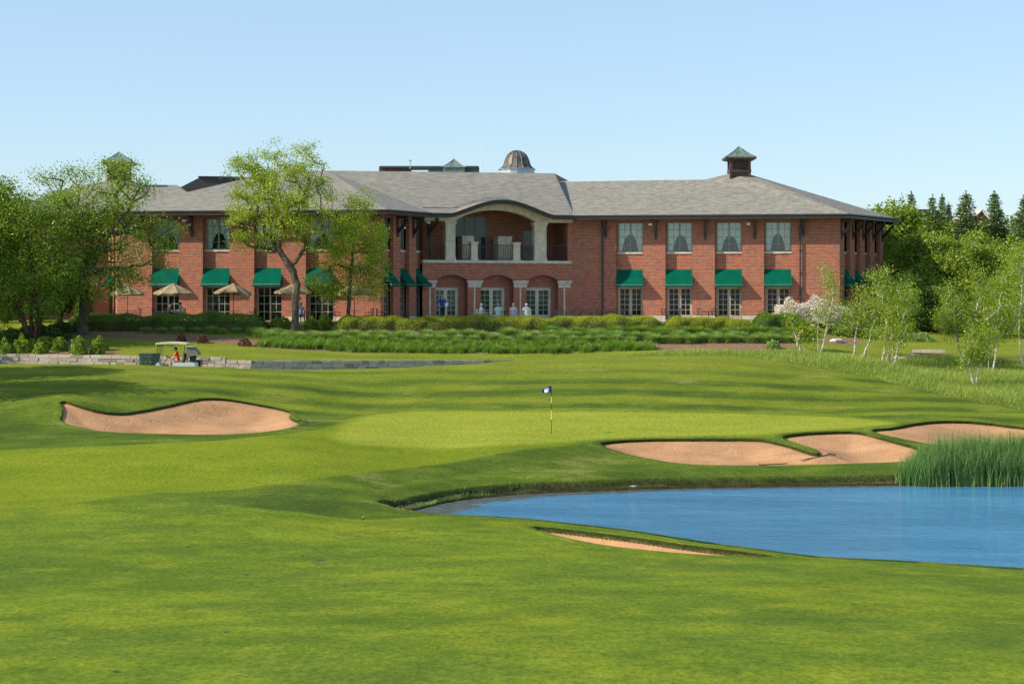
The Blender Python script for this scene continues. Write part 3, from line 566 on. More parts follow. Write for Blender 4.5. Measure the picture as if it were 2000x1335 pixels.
def bays_wall(w, centres, half, kind, doorkind, half_lo=None, extra_t=()):
    """centres: bay centres in metres along the wall"""
    ts = sorted({0., w.L, *[c-half-.10 for c in centres], *[c+half for c in centres], *[c-half for c in centres], *extra_t}); zs = [ZT-.6, ZT+.05, ZT+.32, ZT+2.50, ZS, ZWT, ZE-.12]
    def depth(t, z):
        for c in centres:
            if c-half-.10 < t < c+half:
                if t > c-half and (ZS < z < ZWT or ZT+.05 < z < ZT+2.5): return None
                return Q if z < ZWT+.001 else 0.
        return 0.
    mb = MB(); w.relief(mb, ts, zs, depth); mb.build("brick_wall", "brick", club)
    base = MB()
    prev = 0.
    for c in centres+[None]:
        e = w.L if c is None else c-half-.10
        base = MB(); w.sbox(base, prev+.004, e, ZT-.55, ZT+.32, -.05, .02); base.build("stone_base", "limestone", club); prev = None if c is None else c+half
    rm = MB()
    for c in centres:
        window_upper(w, c-half, c+half, ZS, ZWT, Q)
        if doorkind == 'door': doors(w, c-half, c+half, ZT+.05, ZT+2.5, Q)
        else: doors(w, c-half, c+half, ZT+.05, ZT+2.5, Q, "sage", rows=4, stile=.055)
        awning(w, c-half-.04, c+half+.02, 11.88, 10.75, .95, Q)
    # soldier course above the upper windows
    for c in centres: so = MB(); w.sbox(so, c-half-.10, c+half, ZWT+.0, ZWT+.27, -.012, .05); so.build("soldier_course", "arch_brick", club)
cl = [W_left.t_px(px, Q) for px in (327.5, 426.5, 527, 628)]
bays_wall(W_left, cl, .95, 'w', 'window')
cr = [W_right.t_px(px, Q) for px in (1231.5, 1327.5, 1424, 1520)]
bays_wall(W_right, cr, .95, 'w', 'door')
cs = [1.15, 3.3, 5.45]; bays_wall(W_lside, cs, .55, 'w', 'window')
ce = [1.5, 3.5, 5.5, 7.5]; bays_wall(W_rside, ce, .50, 'w', 'window')
bays_wall(W_lend, [2.0, 4.8], .7, 'w', 'window')
for a, b in zip(cl, cl[1:]): bracket(W_left, (a+b)/2+.05)
bracket(W_left, cl[0]-1.9); bracket(W_left, cl[-1]+1.85)
for a, b in zip(cr, cr[1:]): bracket(W_right, (a+b)/2+.08)
for t_ in (W_right.t_px(1177), W_right.t_px(1563)): bracket(W_right, t_+.25, k=.9); downspout(W_right, t_, 0)
for t_ in (2.22, 4.38, 6.4): bracket(W_lside, t_)
downspout(W_lside, 6.5, 0)
for t_ in (.35, 2.5, 4.5, 6.5, 8.4): bracket(W_rside, t_)
for t_ in (W_right.t_px(1271), W_right.t_px(1462)): floodlight(W_right, t_)
floodlight(W_left, W_left.t_px(363)); floodlight(W_lside, 5.9)
# plain walls of the hidden sides, and a dark lining so that no light leaks through
bk = MB(); BY = 157.
for a, b in (((cG[0], BY), (cG[0], cG[1])), ((cE[0], cE[1]), (cE[0]+.5, BY)), ((cE[0]+.5, BY), (cG[0], BY))):
    w_ = Wall(a, b); bk.face([w_.pt(0,ZT-.6,0), w_.pt(w_.L,ZT-.6,0), w_.pt(w_.L,ZE-.1,0), w_.pt(0,ZE-.1,0)], [(0,0),(w_.L,0),(w_.L,8),(0,8)])
bk.build("brick_wall", "brick", club)
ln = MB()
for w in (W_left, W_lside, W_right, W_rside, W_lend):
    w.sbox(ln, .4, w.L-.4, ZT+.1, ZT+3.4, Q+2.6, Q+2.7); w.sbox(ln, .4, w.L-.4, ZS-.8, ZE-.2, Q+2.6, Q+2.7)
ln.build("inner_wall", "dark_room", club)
# --- centre: arcade below, loggia above
w = W_mid; Lm = w.L; tp = lambda px: w.t_px(px)
ZL = 12.43
arch = []
for a, b, x0, x1 in ((853, 901, 850, 913), (941, 992, 939, 1003), (1030, 1083, 1028, 1090)):
    arch.append((tp(x0), tp(x1), tp(a), tp(b)))
A0, A1 = 11.05, 11.46         # spring and crown of the arches
ts = sorted({0., Lm, *[q for a in arch for q in a[:2]]}); zs = [ZT-.6, A0, A1, ZL-.10]
def dm(t, z):
    if z < A1:
        for a in arch:
            if a[0] < t < a[1]: return None
    return 0.
mb = MB(); w.relief(mb, ts, zs, dm)
def curve(a, f, z0=A0, h=A1-A0): return z0+h*(1-(2*f-1)**2)
for a in arch:
    n = 16
    for i in range(n):
        f0, f1 = i/n, (i+1)/n; u0 = a[0]+(a[1]-a[0])*f0; u1 = a[0]+(a[1]-a[0])*f1; c0, c1 = curve(a, f0), curve(a, f1)
        mb.face([w.pt(u0,c0), w.pt(u1,c1), w.pt(u1,A1), w.pt(u0,A1)], [(u0,c0),(u1,c1),(u1,A1),(u0,A1)])
        mb.face([w.pt(u0,c0), w.pt(u0,c0,.7), w.pt(u1,c1,.7), w.pt(u1,c1)])
    for u in a[:2]: mb.face([w.pt(u,ZT-.3), w.pt(u,ZT-.3,.7), w.pt(u,A0,.7), w.pt(u,A0)], [(0,0),(.7,0),(.7,3),(0,3)])
    zz = [ZT-.3, ZT+.05, ZT+2.42, A1]; tt = [a[0], a[2], a[3], a[1]]
    w.relief(mb, tt, zz, lambda t, z, a=a: None if (a[2] < t < a[3] and ZT+.05 < z < ZT+2.42) else .7)
mb.build("brick_wall", "brick", club)
ar = MB()
for a in arch:
    n = 22; m = (a[0]+a[1])/2
    for i in range(n):
        q = []
        for f in (i/n, (i+1)/n):
            u = a[0]+(a[1]-a[0])*f; z = curve(a, f); uo = m+(u-m)*1.13; zo = A0+(z-A0)*1.0+.27*(.35+.65*math.sin(math.pi*f)); q.append((u, z, uo, zo))
        (u0,z0,uo0,zo0),(u1,z1,uo1,zo1) = q; L = i*.14
        ar.face([w.pt(u0,z0,-.04), w.pt(u1,z1,-.04), w.pt(uo1,zo1,-.04), w.pt(uo0,zo0,-.04)], [(L,0),(L+.14,0),(L+.14,.26),(L,.26)])
        ar.face([w.pt(uo0,zo0,-.04), w.pt(uo1,zo1,-.04), w.pt(uo1,zo1,.0), w.pt(uo0,zo0,.0)]); ar.face([w.pt(u0,z0,-.04), w.pt(u0,z0,.0), w.pt(u1,z1,.0), w.pt(u1,z1,-.04)])
    w.sbox(ar, a[0]+.02, a[1]-.02, ZT+2.44, ZT+2.70, .655, .69)
ar.build("arch_ring", "arch_brick", club)
for i, a in enumerate(arch): doors(w, a[2], a[3], ZT+.05, ZT+2.42, .68, "cream", "glass_green", rows=5, stile=.13)
for x0, x1 in ((826, 853), (911, 942), (1001, 1031), (1088, 1116)):
    cp = MB(); t0, t1 = tp(x0), tp(x1)
    w.sbox(cp, t0+.10, t1-.10, 10.52, 10.78, -.07, .0); w.sbox(cp, t0+.05, t1-.05, 10.782, 10.90, -.12, .0); w.sbox(cp, t0, t1, 10.902, 11.04, -.18, .0)
    cp.build("capital", "limestone", club)
    st = MB(); tm = (t0+t1)/2; w.sbox(st, tm-.06, tm+.06, ZT+.33, 10.518, -.04, .0); st.build("pier_strip", "cream", club)
    bs = MB(); w.sbox(bs, t0+.07, t1-.07, ZT-.5, ZT+.33, -.07, .0); bs.build("stone_base", "limestone", club)
# loggia
lg = MB(); w.sbox(lg, .02, Lm-.02, ZL-.10, ZL+.10, -.10, .45); lg.build("ledge", "limestone", club)
fl = MB(); w.sbox(fl, .0, Lm, ZL-.16, ZL-.02, .46, 4.4); fl.build("loggia_floor", "paving", club)
ti = tp(868); tj = tp(889); tk = tp(1042); tl_ = tp(1067); tr_ = tp(1109)
td = lambda px: w.t_px(px, 3.4); g0, g1, g2, g3 = td(886), td(950), td(1021), td(1044)
bw = MB(); w.relief(bw, sorted({0., g0, g1, g2, g3, Lm}), [ZL-.02, ZL+2.5, 15.9, 16.3], lambda t, z: None if (g0 < t < g1 and z < 15.9) or (g2 < t < g3 and z < ZL+2.5) else 3.4)
for t_, s_ in ((0.05, 1), (Lm-.05, -1)): bw.face([w.pt(t_,ZL-.02,0), w.pt(t_,ZL-.02,3.4), w.pt(t_,16,3.4), w.pt(t_,16,0)], [(0,0),(3.4,0),(3.4,4),(0,4)])
w.sbox(bw, tr_, Lm, ZL+.1, ZE-.55, -.0, .35)
bw.build("brick_wall", "brick", club)
cg = MB(); w.sbox(cg, .1, Lm-.1, 16.32, 16.4, .3, 3.6); cg.build("ceiling", "ceiling_paint", club)
def big_window(t0, t1, z0, z1, d, nx_, nz_, gl="glass_green"):
    fr = MB(); w.sbox(fr, t0, t0+.08, z0, z1, d, d+.1); w.sbox(fr, t1-.08, t1, z0, z1, d, d+.1)
    for i in range(1, nx_): t = t0+(t1-t0)*i/nx_; w.sbox(fr, t-.035, t+.035, z0, z1, d+.004, d+.096)
    for j in range(nz_+1): z = z0+(z1-z0)*j/nz_; w.sbox(fr, t0+.08, t1-.08, z-.03, z+.03, d+.008, d+.09)
    o = fr.build("window", "sage", club); g = MB(); g.face([w.pt(t0,z0,d+.06), w.pt(t1,z0,d+.06), w.pt(t1,z1,d+.06), w.pt(t0,z1,d+.06)]); g.build("pane", gl, o)
big_window(g0, g1, ZL, 15.88, 3.35, 3, 3); big_window(g2, g3, ZL, ZL+2.48, 3.35, 1, 4)
for a, b, mt in ((903, 926, "cream"), (973, 1000, "sage")):       # service doors and the stair box on the loggia
    c_ = MB(); tc = lambda px: w.t_px(px, 1.6); w.sbox(c_, tc(a), tc(b), ZL-.02, ZL+1.9, 1.6, 2.6); w.sbox(c_, tc(a)-.03, tc(b)+.03, ZL+1.9, ZL+1.96, 1.55, 2.6)
    w.sbox(c_, tc((a+b)/2), tc(b)-.05, ZL+.1, ZL+1.8, 1.57, 1.598); c_.build("cabinet", "cream", club)
def column(x0, x1, z1=ZE-.50, d0=-.06, d1=.50):
    c_ = MB(); t0, t1 = tp(x0), tp(x1); z0 = ZL+.10
    w.sbox(c_, t0+.03, t1-.03, z0+.20, z1-.30, d0+.04, d1-.04); w.sbox(c_, t0, t1, z0, z0+.20, d0, d1)
    w.sbox(c_, t0, t1, z1-.30, z1-.16, d0, d1); w.sbox(c_, t0-.05, t1+.05, z1-.159, z1, d0-.05, d1+.05)
    for a in (t0+.07, t1-.13): w.sbox(c_, a, a+.06, z0+.3, z1-.45, d0+.012, d0+.039)
    c_.build("column", "cream", club)
column(869.5, 890); column(1043, 1068)
for x0, x1 in ((920, 934), (1002.5, 1017)):
    c_ = MB(); t0, t1 = tp(x0), tp(x1); z0 = ZL+.10
    w.sbox(c_, t0+.03, t1-.03, z0+.15, z0+1.22, .02, .42); w.sbox(c_, t0, t1, z0, z0+.15, -.02, .45); w.sbox(c_, t0-.02, t1+.02, z0+1.22, z0+1.36, -.03, .46); c_.build("pedestal", "cream", club)
def rail(x0, x1):
    r_ = MB(); t0, t1 = tp(x0), tp(x1); z = ZL+.10
    w.sbox(r_, t0, t1, z+1.12, z+1.17, .18, .24); w.sbox(r_, t0, t1, z+.08, z+.12, .19, .23); n = int((t1-t0)/.13)
    for i in range(n+1): t = t0+(t1-t0)*i/n; w.sbox(r_, t-.012, t+.012, z+.12, z+1.12, .198, .222)
    r_.build("railing", "black_iron", club)
for a, b in ((826, 869), (890, 920), (934, 1002), (1017, 1043), (1068, 1108)): rail(a, b)
# --- roofs
def offs(p, n1, n2, e=1.1):
    n1, n2 = EV(*n1), EV(*n2); b = n1+n2; b /= np.dot(b, n1); return EV(*p)+b*e
eG = offs(cG, EV(-1,0), W_lend.n); eF = offs(cF, W_lend.n, W_left.n); eB = offs(cB, W_left.n, W_lside.n)
eC = offs(cC, W_lside.n, W_mid.n); eA = offs(cA, W_mid.n, W_right.n); eD = offs(cD, W_right.n, W_rside.n); eE = offs(cE, W_rside.n, EV(1,0))
V3 = lambda p, z=ZE: Vector((p[0], p[1], z))
P1 = P(548, 333, 140.); R1 = P(640, 333, 140.); R2 = P(1083, 338.5, 142.9); Vv = P(1090, 355, 143.); K = P(1377, 350.5, 140.5); aL = P(1427, 338.5, 140.5); aR = P(1462, 340, 140.5)
def bumpf(t):   # the eyebrow: profile height along the centre eave
    a, b = T0, T1; f = (t-a)/(b-a)
    return 0. if f <= 0 or f >= 1 else 1.06*math.sin(math.pi*f)**1.3
rf = MB()
def roof_tri(a, b, c_, mb=None):
    """a-b is the eave; uv in metres along and up the slope"""
    mb = mb or rf; e = (b-a).normalized(); nrm = (b-a).cross(c_-a).normalized(); up = nrm.cross(e)
    mb.face([a, b, c_], [((p-a).dot(e), (p-a).dot(up)) for p in (a, b, c_)])
def roof_poly(pts, mb=None):
    mb = mb or rf; a, b = pts[0], pts[1]; e = (b-a).normalized(); nrm = (b-a).cross(pts[2]-a).normalized(); up = nrm.cross(e)
    mb.face(pts, [((p-a).dot(e), (p-a).dot(up)) for p in pts])
F3, B3, C3, A3, D3, E3, G3 = (V3(q) for q in (eF, eB, eC, eA, eD, eE, eG))
roof_poly([F3, B3, R1, P1]); roof_tri(B3, C3, R1); roof_tri(G3, F3, P1)
roof_poly([A3, D3, aL, K, Vv]); roof_tri(D3, aR, aL); roof_tri(D3, E3, aR)
T0 = T1 = 0
eL = (A3-C3).length; eu = (A3-C3)/eL
def te(px): k = (px-CX)/FOC; return (k*C3.y-C3.x)/(eu.x-k*eu.y)
T0, T1 = te(880), te(1082)
cn = MB(); eyb = MB(); N = 60; gut = MB(); sof = MB(); fas = MB(); prev = None
slope_h = R1.z-ZE
for i in range(N+1):
    t = eL*i/N; E_ = C3+eu*t; Rg = R1.lerp(R2, i/N); b = bumpf(t); s = b/slope_h
    up = Vector((0,0,b)); mid = E_.lerp(Rg, s); mid.z = ZE+b; cur = (t, E_+up, mid, Rg, b); 
    if prev:
        L = (Rg-E_).length
        if cur[4] > 0 or prev[4] > 0: eyb.face([prev[1], cur[1], cur[2], prev[2]], [(prev[0], 0), (t, 0), (t, s*L), (prev[0], s*L)])
        cn.face([prev[2], cur[2], cur[3], prev[3]], [(prev[0], prev[4]/slope_h*L), (t, s*L), (t, L), (prev[0], L)])
    prev = cur
cn.build("roof", "shingle", club); eyb.build("eyebrow_roof", "eyebrow_metal", club)
# verge of the centre roof where it stands above the right wing, clad in copper
cp = MB(); cp.face([R2, Vv+Vector((0,-.05,0)), P(1111, 353.5, 146)]); cp.face([R2, P(1111, 353.5, 146), R2+Vector((.2,6,0))]); cp.build("verge", "copper_brown", club)
fs = MB(); fs.bar(Vv+Vector((0,-.05,.0)), A3+Vector((0,0,.0)), .05, n=6); fs.build("flashing", "flashing", club)
# rear slopes and rear-left wing
BYE = 158.
bkp = lambda p: Vector((p.x, BYE, ZE))
G0 = Vector((G3.x, BYE, ZE)); E0 = Vector((E3.x, BYE, ZE)); prs = [P1, R1, R2, Vv, K, aL, aR]
for a, b in zip(prs, prs[1:]): roof_poly([bkp(b), bkp(a), a, b])
roof_poly([bkp(P1), G0, P1]); roof_poly([G0, G3, P1]); roof_poly([E3, E0, aR]); roof_poly([E0, bkp(aR), aR])
rl0 = P(150, 361, 148.); rl1 = P(345, 361, 148.); q0 = Vector((rl0.x-6, 141., ZE+.05)); q1 = Vector((rl1.x+5, 141., ZE+.05))
roof_poly([q0, q1, rl1, rl0]); roof_poly([Vector((q0.x, 157.5, ZE+.05)), q0, rl0]); roof_poly([Vector((q1.x,157.5,ZE+.05)), Vector((q0.x,157.5,ZE+.05)), rl0, rl1]); roof_poly([q1, Vector((q1.x,157.5,ZE+.05)), rl1])
pa = P(232, 346, 148.)
for s1, s2 in ((-1,-1),(1,-1),(1,1),(-1,1)):
    s3, s4 = -s2 if s1 == s2 else s1, 0
pts4 = [Vector((pa.x+sx*9, pa.y+sy*8, ZE+.4)) for sx, sy in ((-1,-1),(1,-1),(1,1),(-1,1))]
for k in range(4): roof_tri(pts4[k], pts4[(k+1) % 4], pa)
w_ = Wall((q0.x+1, 142), (cG[0]+.1, 142)); bb = MB(); bb.face([w_.pt(0,7.5), w_.pt(w_.L,7.5), w_.pt(w_.L,ZE), w_.pt(0,ZE)], [(0,0),(w_.L,0),(w_.L,8),(0,8)]); bb.face([Vector((q0.x+1,142,7.5)), Vector((q0.x+1,157,7.5)), Vector((q0.x+1,157,ZE)), Vector((q0.x+1,142,ZE))], [(0,0),(15,0),(15,8),(0,8)]); bb.build("brick_wall", "brick", club)
rf.build("roof", "shingle", club)
# gutters, soffits
def eave(a, b, n=1, prof=None):
    for i in range(n):
        p, q = a.lerp(b, i/n), a.lerp(b, (i+1)/n)
        if prof: p = p+Vector((0,0,prof(i/n))); q = q+Vector((0,0,prof((i+1)/n)))
        o = Vector(((q-p).y, -(q-p).x, 0)).normalized(); z = Vector((0,0,1))
        A_ = [p-o*.02+z*.03, p+o*.10+z*.03, p+o*.10-z*.07, p+o*.04-z*.16, p+o*.04-z*.30, p-o*.02-z*.30]; B_ = [x+(q-p) for x in A_]
        for k in range(6): gut.face([A_[k], B_[k], B_[(k+1) % 6], A_[(k+1) % 6]])
        if i in (0, n-1): gut.face(A_); gut.face(B_[::-1])
for a, b in ((G3, F3), (F3, B3), (B3, C3), (A3, D3), (D3, E3), (E3, E0), (G0, G3)): eave(a, b)
eave(C3, A3, N, lambda f: bumpf(f*eL)); gut.build("gutter", "bronze", club)
def soffit(a, b, w, t0=0, t1=None):
    sof.face([a-Vector((0,0,.26)), w.pt(0,ZE-.26,.05), w.pt(w.L,ZE-.26,.05), b-Vector((0,0,.26))])
soffit(G3, F3, W_lend); soffit(F3, B3, W_left); soffit(B3, C3, W_lside); sof.build("soffit", "copper_brown", club); sof = MB(); soffit(A3, D3, W_right); soffit(D3, E3, W_rside)
sof.build("soffit", "copper_brown", club)
# loggia frieze with its arched beam: follows the eyebrow; inner edge is the opening's arch
tA, tB = tp(889), tp(1046)
def inner(t):
    f = (t-tA)/(tB-tA); return ZE-.50 if f <= 0 or f >= 1 else ZE-.50+.86*(1-(2*f-1)**2)**.8
n = 64; pr = None
for i in range(n+1):
    t = Lm*i/n; x = w.pt(t, 0); te_ = (Vector((x.x, x.y, 0))-Vector((C3.x, C3.y, 0))).dot(eu)
    zo = ZE-.27+bumpf(te_); zi = min(inner(t), zo-.06)
    if pr:
        (t_, zo_, zi_, te0) = pr
        fas.face([w.pt(t_,zi_,-.10), w.pt(t,zi,-.10), w.pt(t,zo,-.10), w.pt(t_,zo_,-.10)]); fas.face([w.pt(t_,zi_,-.10), w.pt(t_,zi_,.5), w.pt(t,zi,.5), w.pt(t,zi,-.10)]); fas.face([w.pt(t_,zi_,.5), w.pt(t_,zo_+.6,.5), w.pt(t,zo+.6,.5), w.pt(t,zi,.5)])
        e0 = C3+eu*te0; e1 = C3+eu*te_
        fas.face([w.pt(t_,zo_,-.10), w.pt(t,zo,-.10), Vector((e1.x,e1.y,zo)), Vector((e0.x,e0.y,zo_))])
    pr = (t, zo, zi, te_)
fas.build("frieze", "cream", club)
# small things above the roof
def pyramid_cap(mb, c_, half, z0, z1, flare=.18, n=5):
    rg = []
    for j in range(n+1):
        f = j/n; r_ = half*((1-f)*(1-flare)+flare*(1-f)**3); rg.append([Vector((c_.x+sx*r_, c_.y+sy*r_, z0+(z1-z0)*f)) for sx, sy in ((-1,-1),(1,-1),(1,1),(-1,1))])
    for A_, B_ in zip(rg, rg[1:]):
        for k in range(4): mb.face([A_[k], A_[(k+1) % 4], B_[(k+1) % 4], B_[k]])
    for A_, B_ in zip(rg, rg[1:]):
        for k in range(4):
            mb.bar(A_[k], B_[k], .035, n=5)
            for f in (.33, .67):
                a = A_[k].lerp(A_[(k+1) % 4], f); top = Vector((a.x, a.y, 0))
                b = B_[k].lerp(B_[(k+1) % 4], f); 
                if j and (a-c_).length > .25: mb.bar(a, b, .025, n=4)
def cupola(c_, half=.72):
    b = MB(); z0 = c_.z-.5; h = 1.12; hp = half
    b.box((c_.x, c_.y, z0+(h+.5)/2), (2*hp, 2*hp, h+.5)); o = b.build("cupola", "copper_brown", club)
    tr = MB()
    for sx, sy in ((-1,-1),(1,-1),(1,1),(-1,1)): tr.box((c_.x+sx*hp, c_.y+sy*hp, z0+(h+.5)/2), (.20,.20,h+.48))
    tr.box((c_.x, c_.y, z0+h+.42), (2*hp+.34, 2*hp+.34, .14)); tr.box((c_.x, c_.y, c_.z+.16), (2*hp+.26, 2*hp+.26, .2)); tr.build("trim", "copper_brown", o)
    lv = MB()
    for k in range(6):
        z = c_.z+.30+k*.115
        for dx, dy, rz in ((0,-1,0), (-1,0,R(90)), (1,0,R(90))): lv.box((c_.x+dx*(hp+.01), c_.y+dy*(hp+.01), z), (2*hp-.42, .05, .05), rz, R(25))
    lv.build("louvre", "bronze", o)
    cp = MB(); cp.box((c_.x, c_.y, z0+h+.53), (2.42, 2.42, .14)); cp.box((c_.x, c_.y, z0+h+.44), (2.2, 2.2, .06)); cp.build("cornice", "copper_brown", o)
    cr_ = MB(); pyramid_cap(cr_, c_, 1.22, z0+h+.60, z0+h+1.52); cr_.build("cupola_roof", "copper_green", o)
cupola(P(1443.5, 339, 140.5)); cupola(P(233, 347, 148.))
sp_ = MB(); c_ = P(887, 327, 150.); pyramid_cap(sp_, c_, 1.0, c_.z-.05, c_.z+.72); sp_.box((c_.x, c_.y, c_.z-.8), (1.8,1.8,1.5)); sp_.build("roof_lantern", "copper_green", club)
# bell dome
c_ = P(1009.5, 331.5, 149.); prof = [(1.55,0),(1.45,.05),(1.25,.20),(1.10,.42),(1.02,.68),(.93,.95),(.78,1.22),(.55,1.43),(.28,1.56),(.02,1.60)]
dm_ = MB(); dm_.lathe(c_, prof, 16); db = MB(); db.lathe(c_+Vector((0,0,-1.2)), [(1.48,0),(1.48,1.18),(1.60,1.2),(1.60,1.24),(0,1.24)], 16)
for k in range(16):
    w0 = 2*math.pi*k/16
    dm_.tube([c_+Vector((math.cos(w0)*(r+.01), math.sin(w0)*(r+.01), z)) for r, z in prof], .032, 4)
o_ = db.build("dome_drum", "flashing", club); dm_.build("bell_dome", "copper_mixed", o_)
pl = MB(); a = P(743, 326.5, 150.); b = P(935, 327, 150.)
pl.box(((a.x+b.x)/2+2.0, 151.5, a.z-.75), (b.x-a.x-4.0, 3., 1.6)); pl.box(((a.x+b.x)/2, 151.5, a.z+.03), (b.x-a.x, 3.2, .14)); pl.build("parapet", "slate_blue", club)
ch = MB(); ch.box((P(770,0,150).x, 151.5, a.z-.4), (2.6, 2.4, 1.0)); ch.build("plant_room", "copper_brown", club)
an = MB(); an.bar(P(940, 335, 149.), P(940, 281, 149.), .03, .015, 6); an.build("antenna", "white_paint", club)
vp = MB(); vp.bar(P(801, 330, 148.), P(801, 313, 148.), .035, n=6); vp.box(P(801.6, 313.5, 148.), (.22,.1,.1)); vp.build("vent_pipe", "flashing", club)
vp = MB(); vp.bar(P(654, 366, 136.), P(654, 352, 136.), .1, n=8); vp.build("vent_pipe", "flashing", club)
vp = MB(); vp.bar(P(281, 391, 134.), P(281, 384, 134.), .1, n=8); vp.build("vent_pipe", "flashing", club)
ps = MB(); a = P(340, 372, 149.); b = P(392, 345.5, 149.); c2_ = P(476, 346, 149.); d2 = P(476, 372, 149.)
ps.prism([a, b, c2_, d2], Vector((0, 5, 0))); ps.prism([P(388, 343.6, 148.8), P(476, 345, 148.8), P(476, 347.5, 148.8), P(386, 346, 148.8)], Vector((0, 5.4, 0))); ps.build("roof_screen", "bronze", club)
# terrace paving
tr = MB(); poly = [(-31.5,122.7),(22.,122.9),(23.,132.4),(4.5,135.2),(-6.3,130.7),(-9.2,125.8),(-28.4,128.4),(-31,134)]
tr.face([(x, y, ZT+.03) for x, y in poly]); tag(tr.build("terrace_paving", "paving"), kind="structure")
# ---------------------------------------------------------------- trees and plants
def leaf_quads(C, size, rs_, droop=.3, aspect=.5, tone=None, nrm=None):
    """C: leaf centres (n,3). Returns rhombic leaves, randomly turned, and their tones"""
    n = len(C); d = rs_.normal(size=(n, 3)); d[:, 2] = d[:, 2]*.6-droop; d /= np.linalg.norm(d, axis=1)[:, None]+1e-9
    e = rs_.normal(size=(n, 3)); e[:, 2] *= .55; s = np.cross(d, e); s /= np.linalg.norm(s, axis=1)[:, None]+1e-9
    if nrm is not None:
        nn = nrm+rs_.normal(size=(n, 3))*.38; nn /= np.linalg.norm(nn, axis=1)[:, None]+1e-9; d = np.cross(nn, rs_.normal(size=(n, 3))); d /= np.linalg.norm(d, axis=1)[:, None]+1e-9; s = np.cross(nn, d)
    L = size*(.7+.6*rs_.rand(n))[:, None]; w = L*aspect
    V = np.stack([C-d*L*.5, C+s*w*.5, C+d*L*.5, C-s*w*.5], 1).reshape(-1, 3)
    t = rs_.rand(n) if tone is None else np.clip(tone+rs_.normal(size=n)*.16, 0, 1)
    return V, np.arange(4*n).reshape(n, 4), np.repeat(t, 4)
def tree(name, base, blobs, n_cl, n_leaf, leaf, lmat, bmat, r0, label=None, cat="tree", group=None, stems=None, fork=.35, seed=1, spread=.42, tones=None, twigs=True, lean=None, flat=.75):
    """base: world point. blobs: [(centre, radii)] of the crown. Limbs grow from the stems to every leaf cluster."""
    rs_ = np.random.RandomState(seed); base = np.array(base, float)
    vol = np.array([b[1][0]*b[1][1]*b[1][2] for b in blobs])**.8; vol /= vol.sum(); cl = []
    for k in range(n_cl):
        b = blobs[rs_.choice(len(blobs), p=vol)]; v = rs_.normal(size=3); v /= np.linalg.norm(v); v *= (.25+.75*rs_.rand()**.45)
        cl.append(np.array(b[0])+v*np.array(b[1]))
    cl = np.array(cl)
    nodes = []; par = []
    stems = stems or [[tuple(base), tuple(base*(1-fork)+cl.mean(0)*fork)]]
    for s in stems:
        prev = -1
        for i in range(len(s)-1):
            a, b = np.array(s[i], float), np.array(s[i+1], float); m = max(2, int(np.linalg.norm(b-a)/.5))
            for j in range(m if i or True else m):
                p = a+(b-a)*j/m+(rs_.normal(size=3)*.03 if j else 0); nodes.append(p); par.append(prev); prev = len(nodes)-1
        nodes.append(np.array(s[-1], float)); par.append(prev)
    nst = len(nodes)
    ref = np.mean([np.array(s[-1], float) for s in stems], 0)
    order = np.argsort(np.linalg.norm(cl-ref, axis=1))
    N = [np.array(n) for n in nodes]; zmin = base[2]+ (ref[2]-base[2])*.55; tips = []
    for k in order:
        c = cl[k]; A = np.array(N); d = np.linalg.norm((A-c)*(1, 1, .8), axis=1)+np.maximum(0, A[:, 2]-c[2]+.15)*1.6+np.where(A[:, 2] < zmin, 50, 0)
        i = int(np.argmin(d)); a = N[i]; D = c-a; L = np.linalg.norm(D); m = max(1, int(L/.55)); prev = i
        for j in range(1, m+1):
            f = j/m; p = a+D*f+np.array([0, 0, -.10*L*math.sin(math.pi*f)*(1 if D[2] > 0 else -.6)])+(rs_.normal(size=3)*.05*min(1, L) if j < m else 0)
            N.append(p); par.append(prev); prev = len(N)-1
        tips.append(prev)
    w = np.zeros(len(N)); 
    for t_ in tips:
        i = t_
        while i >= 0: w[i] += 1; i = par[i]
    rad = np.maximum(.010, r0*(w/max(1, w.max()))**.52)
    root = empty(name, tuple(base), label, cat, group)
    mb = MB()
    for i, p in enumerate(par):
        if p < 0: continue
        if not twigs and rad[i] < .014: continue
        n_ = 8 if rad[i] > .07 else (5 if rad[i] > .025 else 3); e_ = (N[i]-N[p])*min(.35, .5*rad[i]/max(.05, np.linalg.norm(N[i]-N[p]))); mb.bar(N[p]-e_, N[i]+e_, rad[p] if i < nst else min(rad[p], rad[i]*1.35), rad[i], n_, cap=False)
        if base[2]+.6 > N[p][2] and p in range(nst) and par[p] < 0: mb.bar(N[p]-np.array([0,0,.3]), N[p]+np.array([0,0,.35]), rad[p]*1.55, rad[p]*1.0, 8, cap=False)
    mb.build("trunk", bmat, root, smooth=False)
    per = n_leaf//n_cl; C = np.repeat(cl, per, 0); off = rs_.normal(size=C.shape)*spread*np.array([1, 1, flat]); C = C+off
    lo, hi = C[:, 2].min(), C[:, 2].max(); ct = rs_.rand(len(cl))
    tn = .28+.34*np.repeat(ct, per)+.18*rs_.rand(len(C))
    V, F_, T_ = leaf_quads(C, leaf, rs_, tone=tn); mesh_np("foliage", V, F_, lmat, root, T_)
    return root
def blob_px(L, Y, ry=None, k=1.):
    """[(px, py, rx, rz[, dY])] photo ellipses at distance Y"""
    o = []
    for q in L:
        y = Y+(q[4] if len(q) > 4 else 0); s = y/FOC; rx, rz = q[2]*s*k, q[3]*s*k
        o.append((tuple(P(q[0], q[1], y)), (rx, ry if ry else (rx+rz)/2*1.15, rz)))
    return o
def spx(L): return [tuple(P(*q)) for q in L]
def on_ground(px, Y): X_ = XP(px, Y); return (X_, Y, gz(X_, Y))
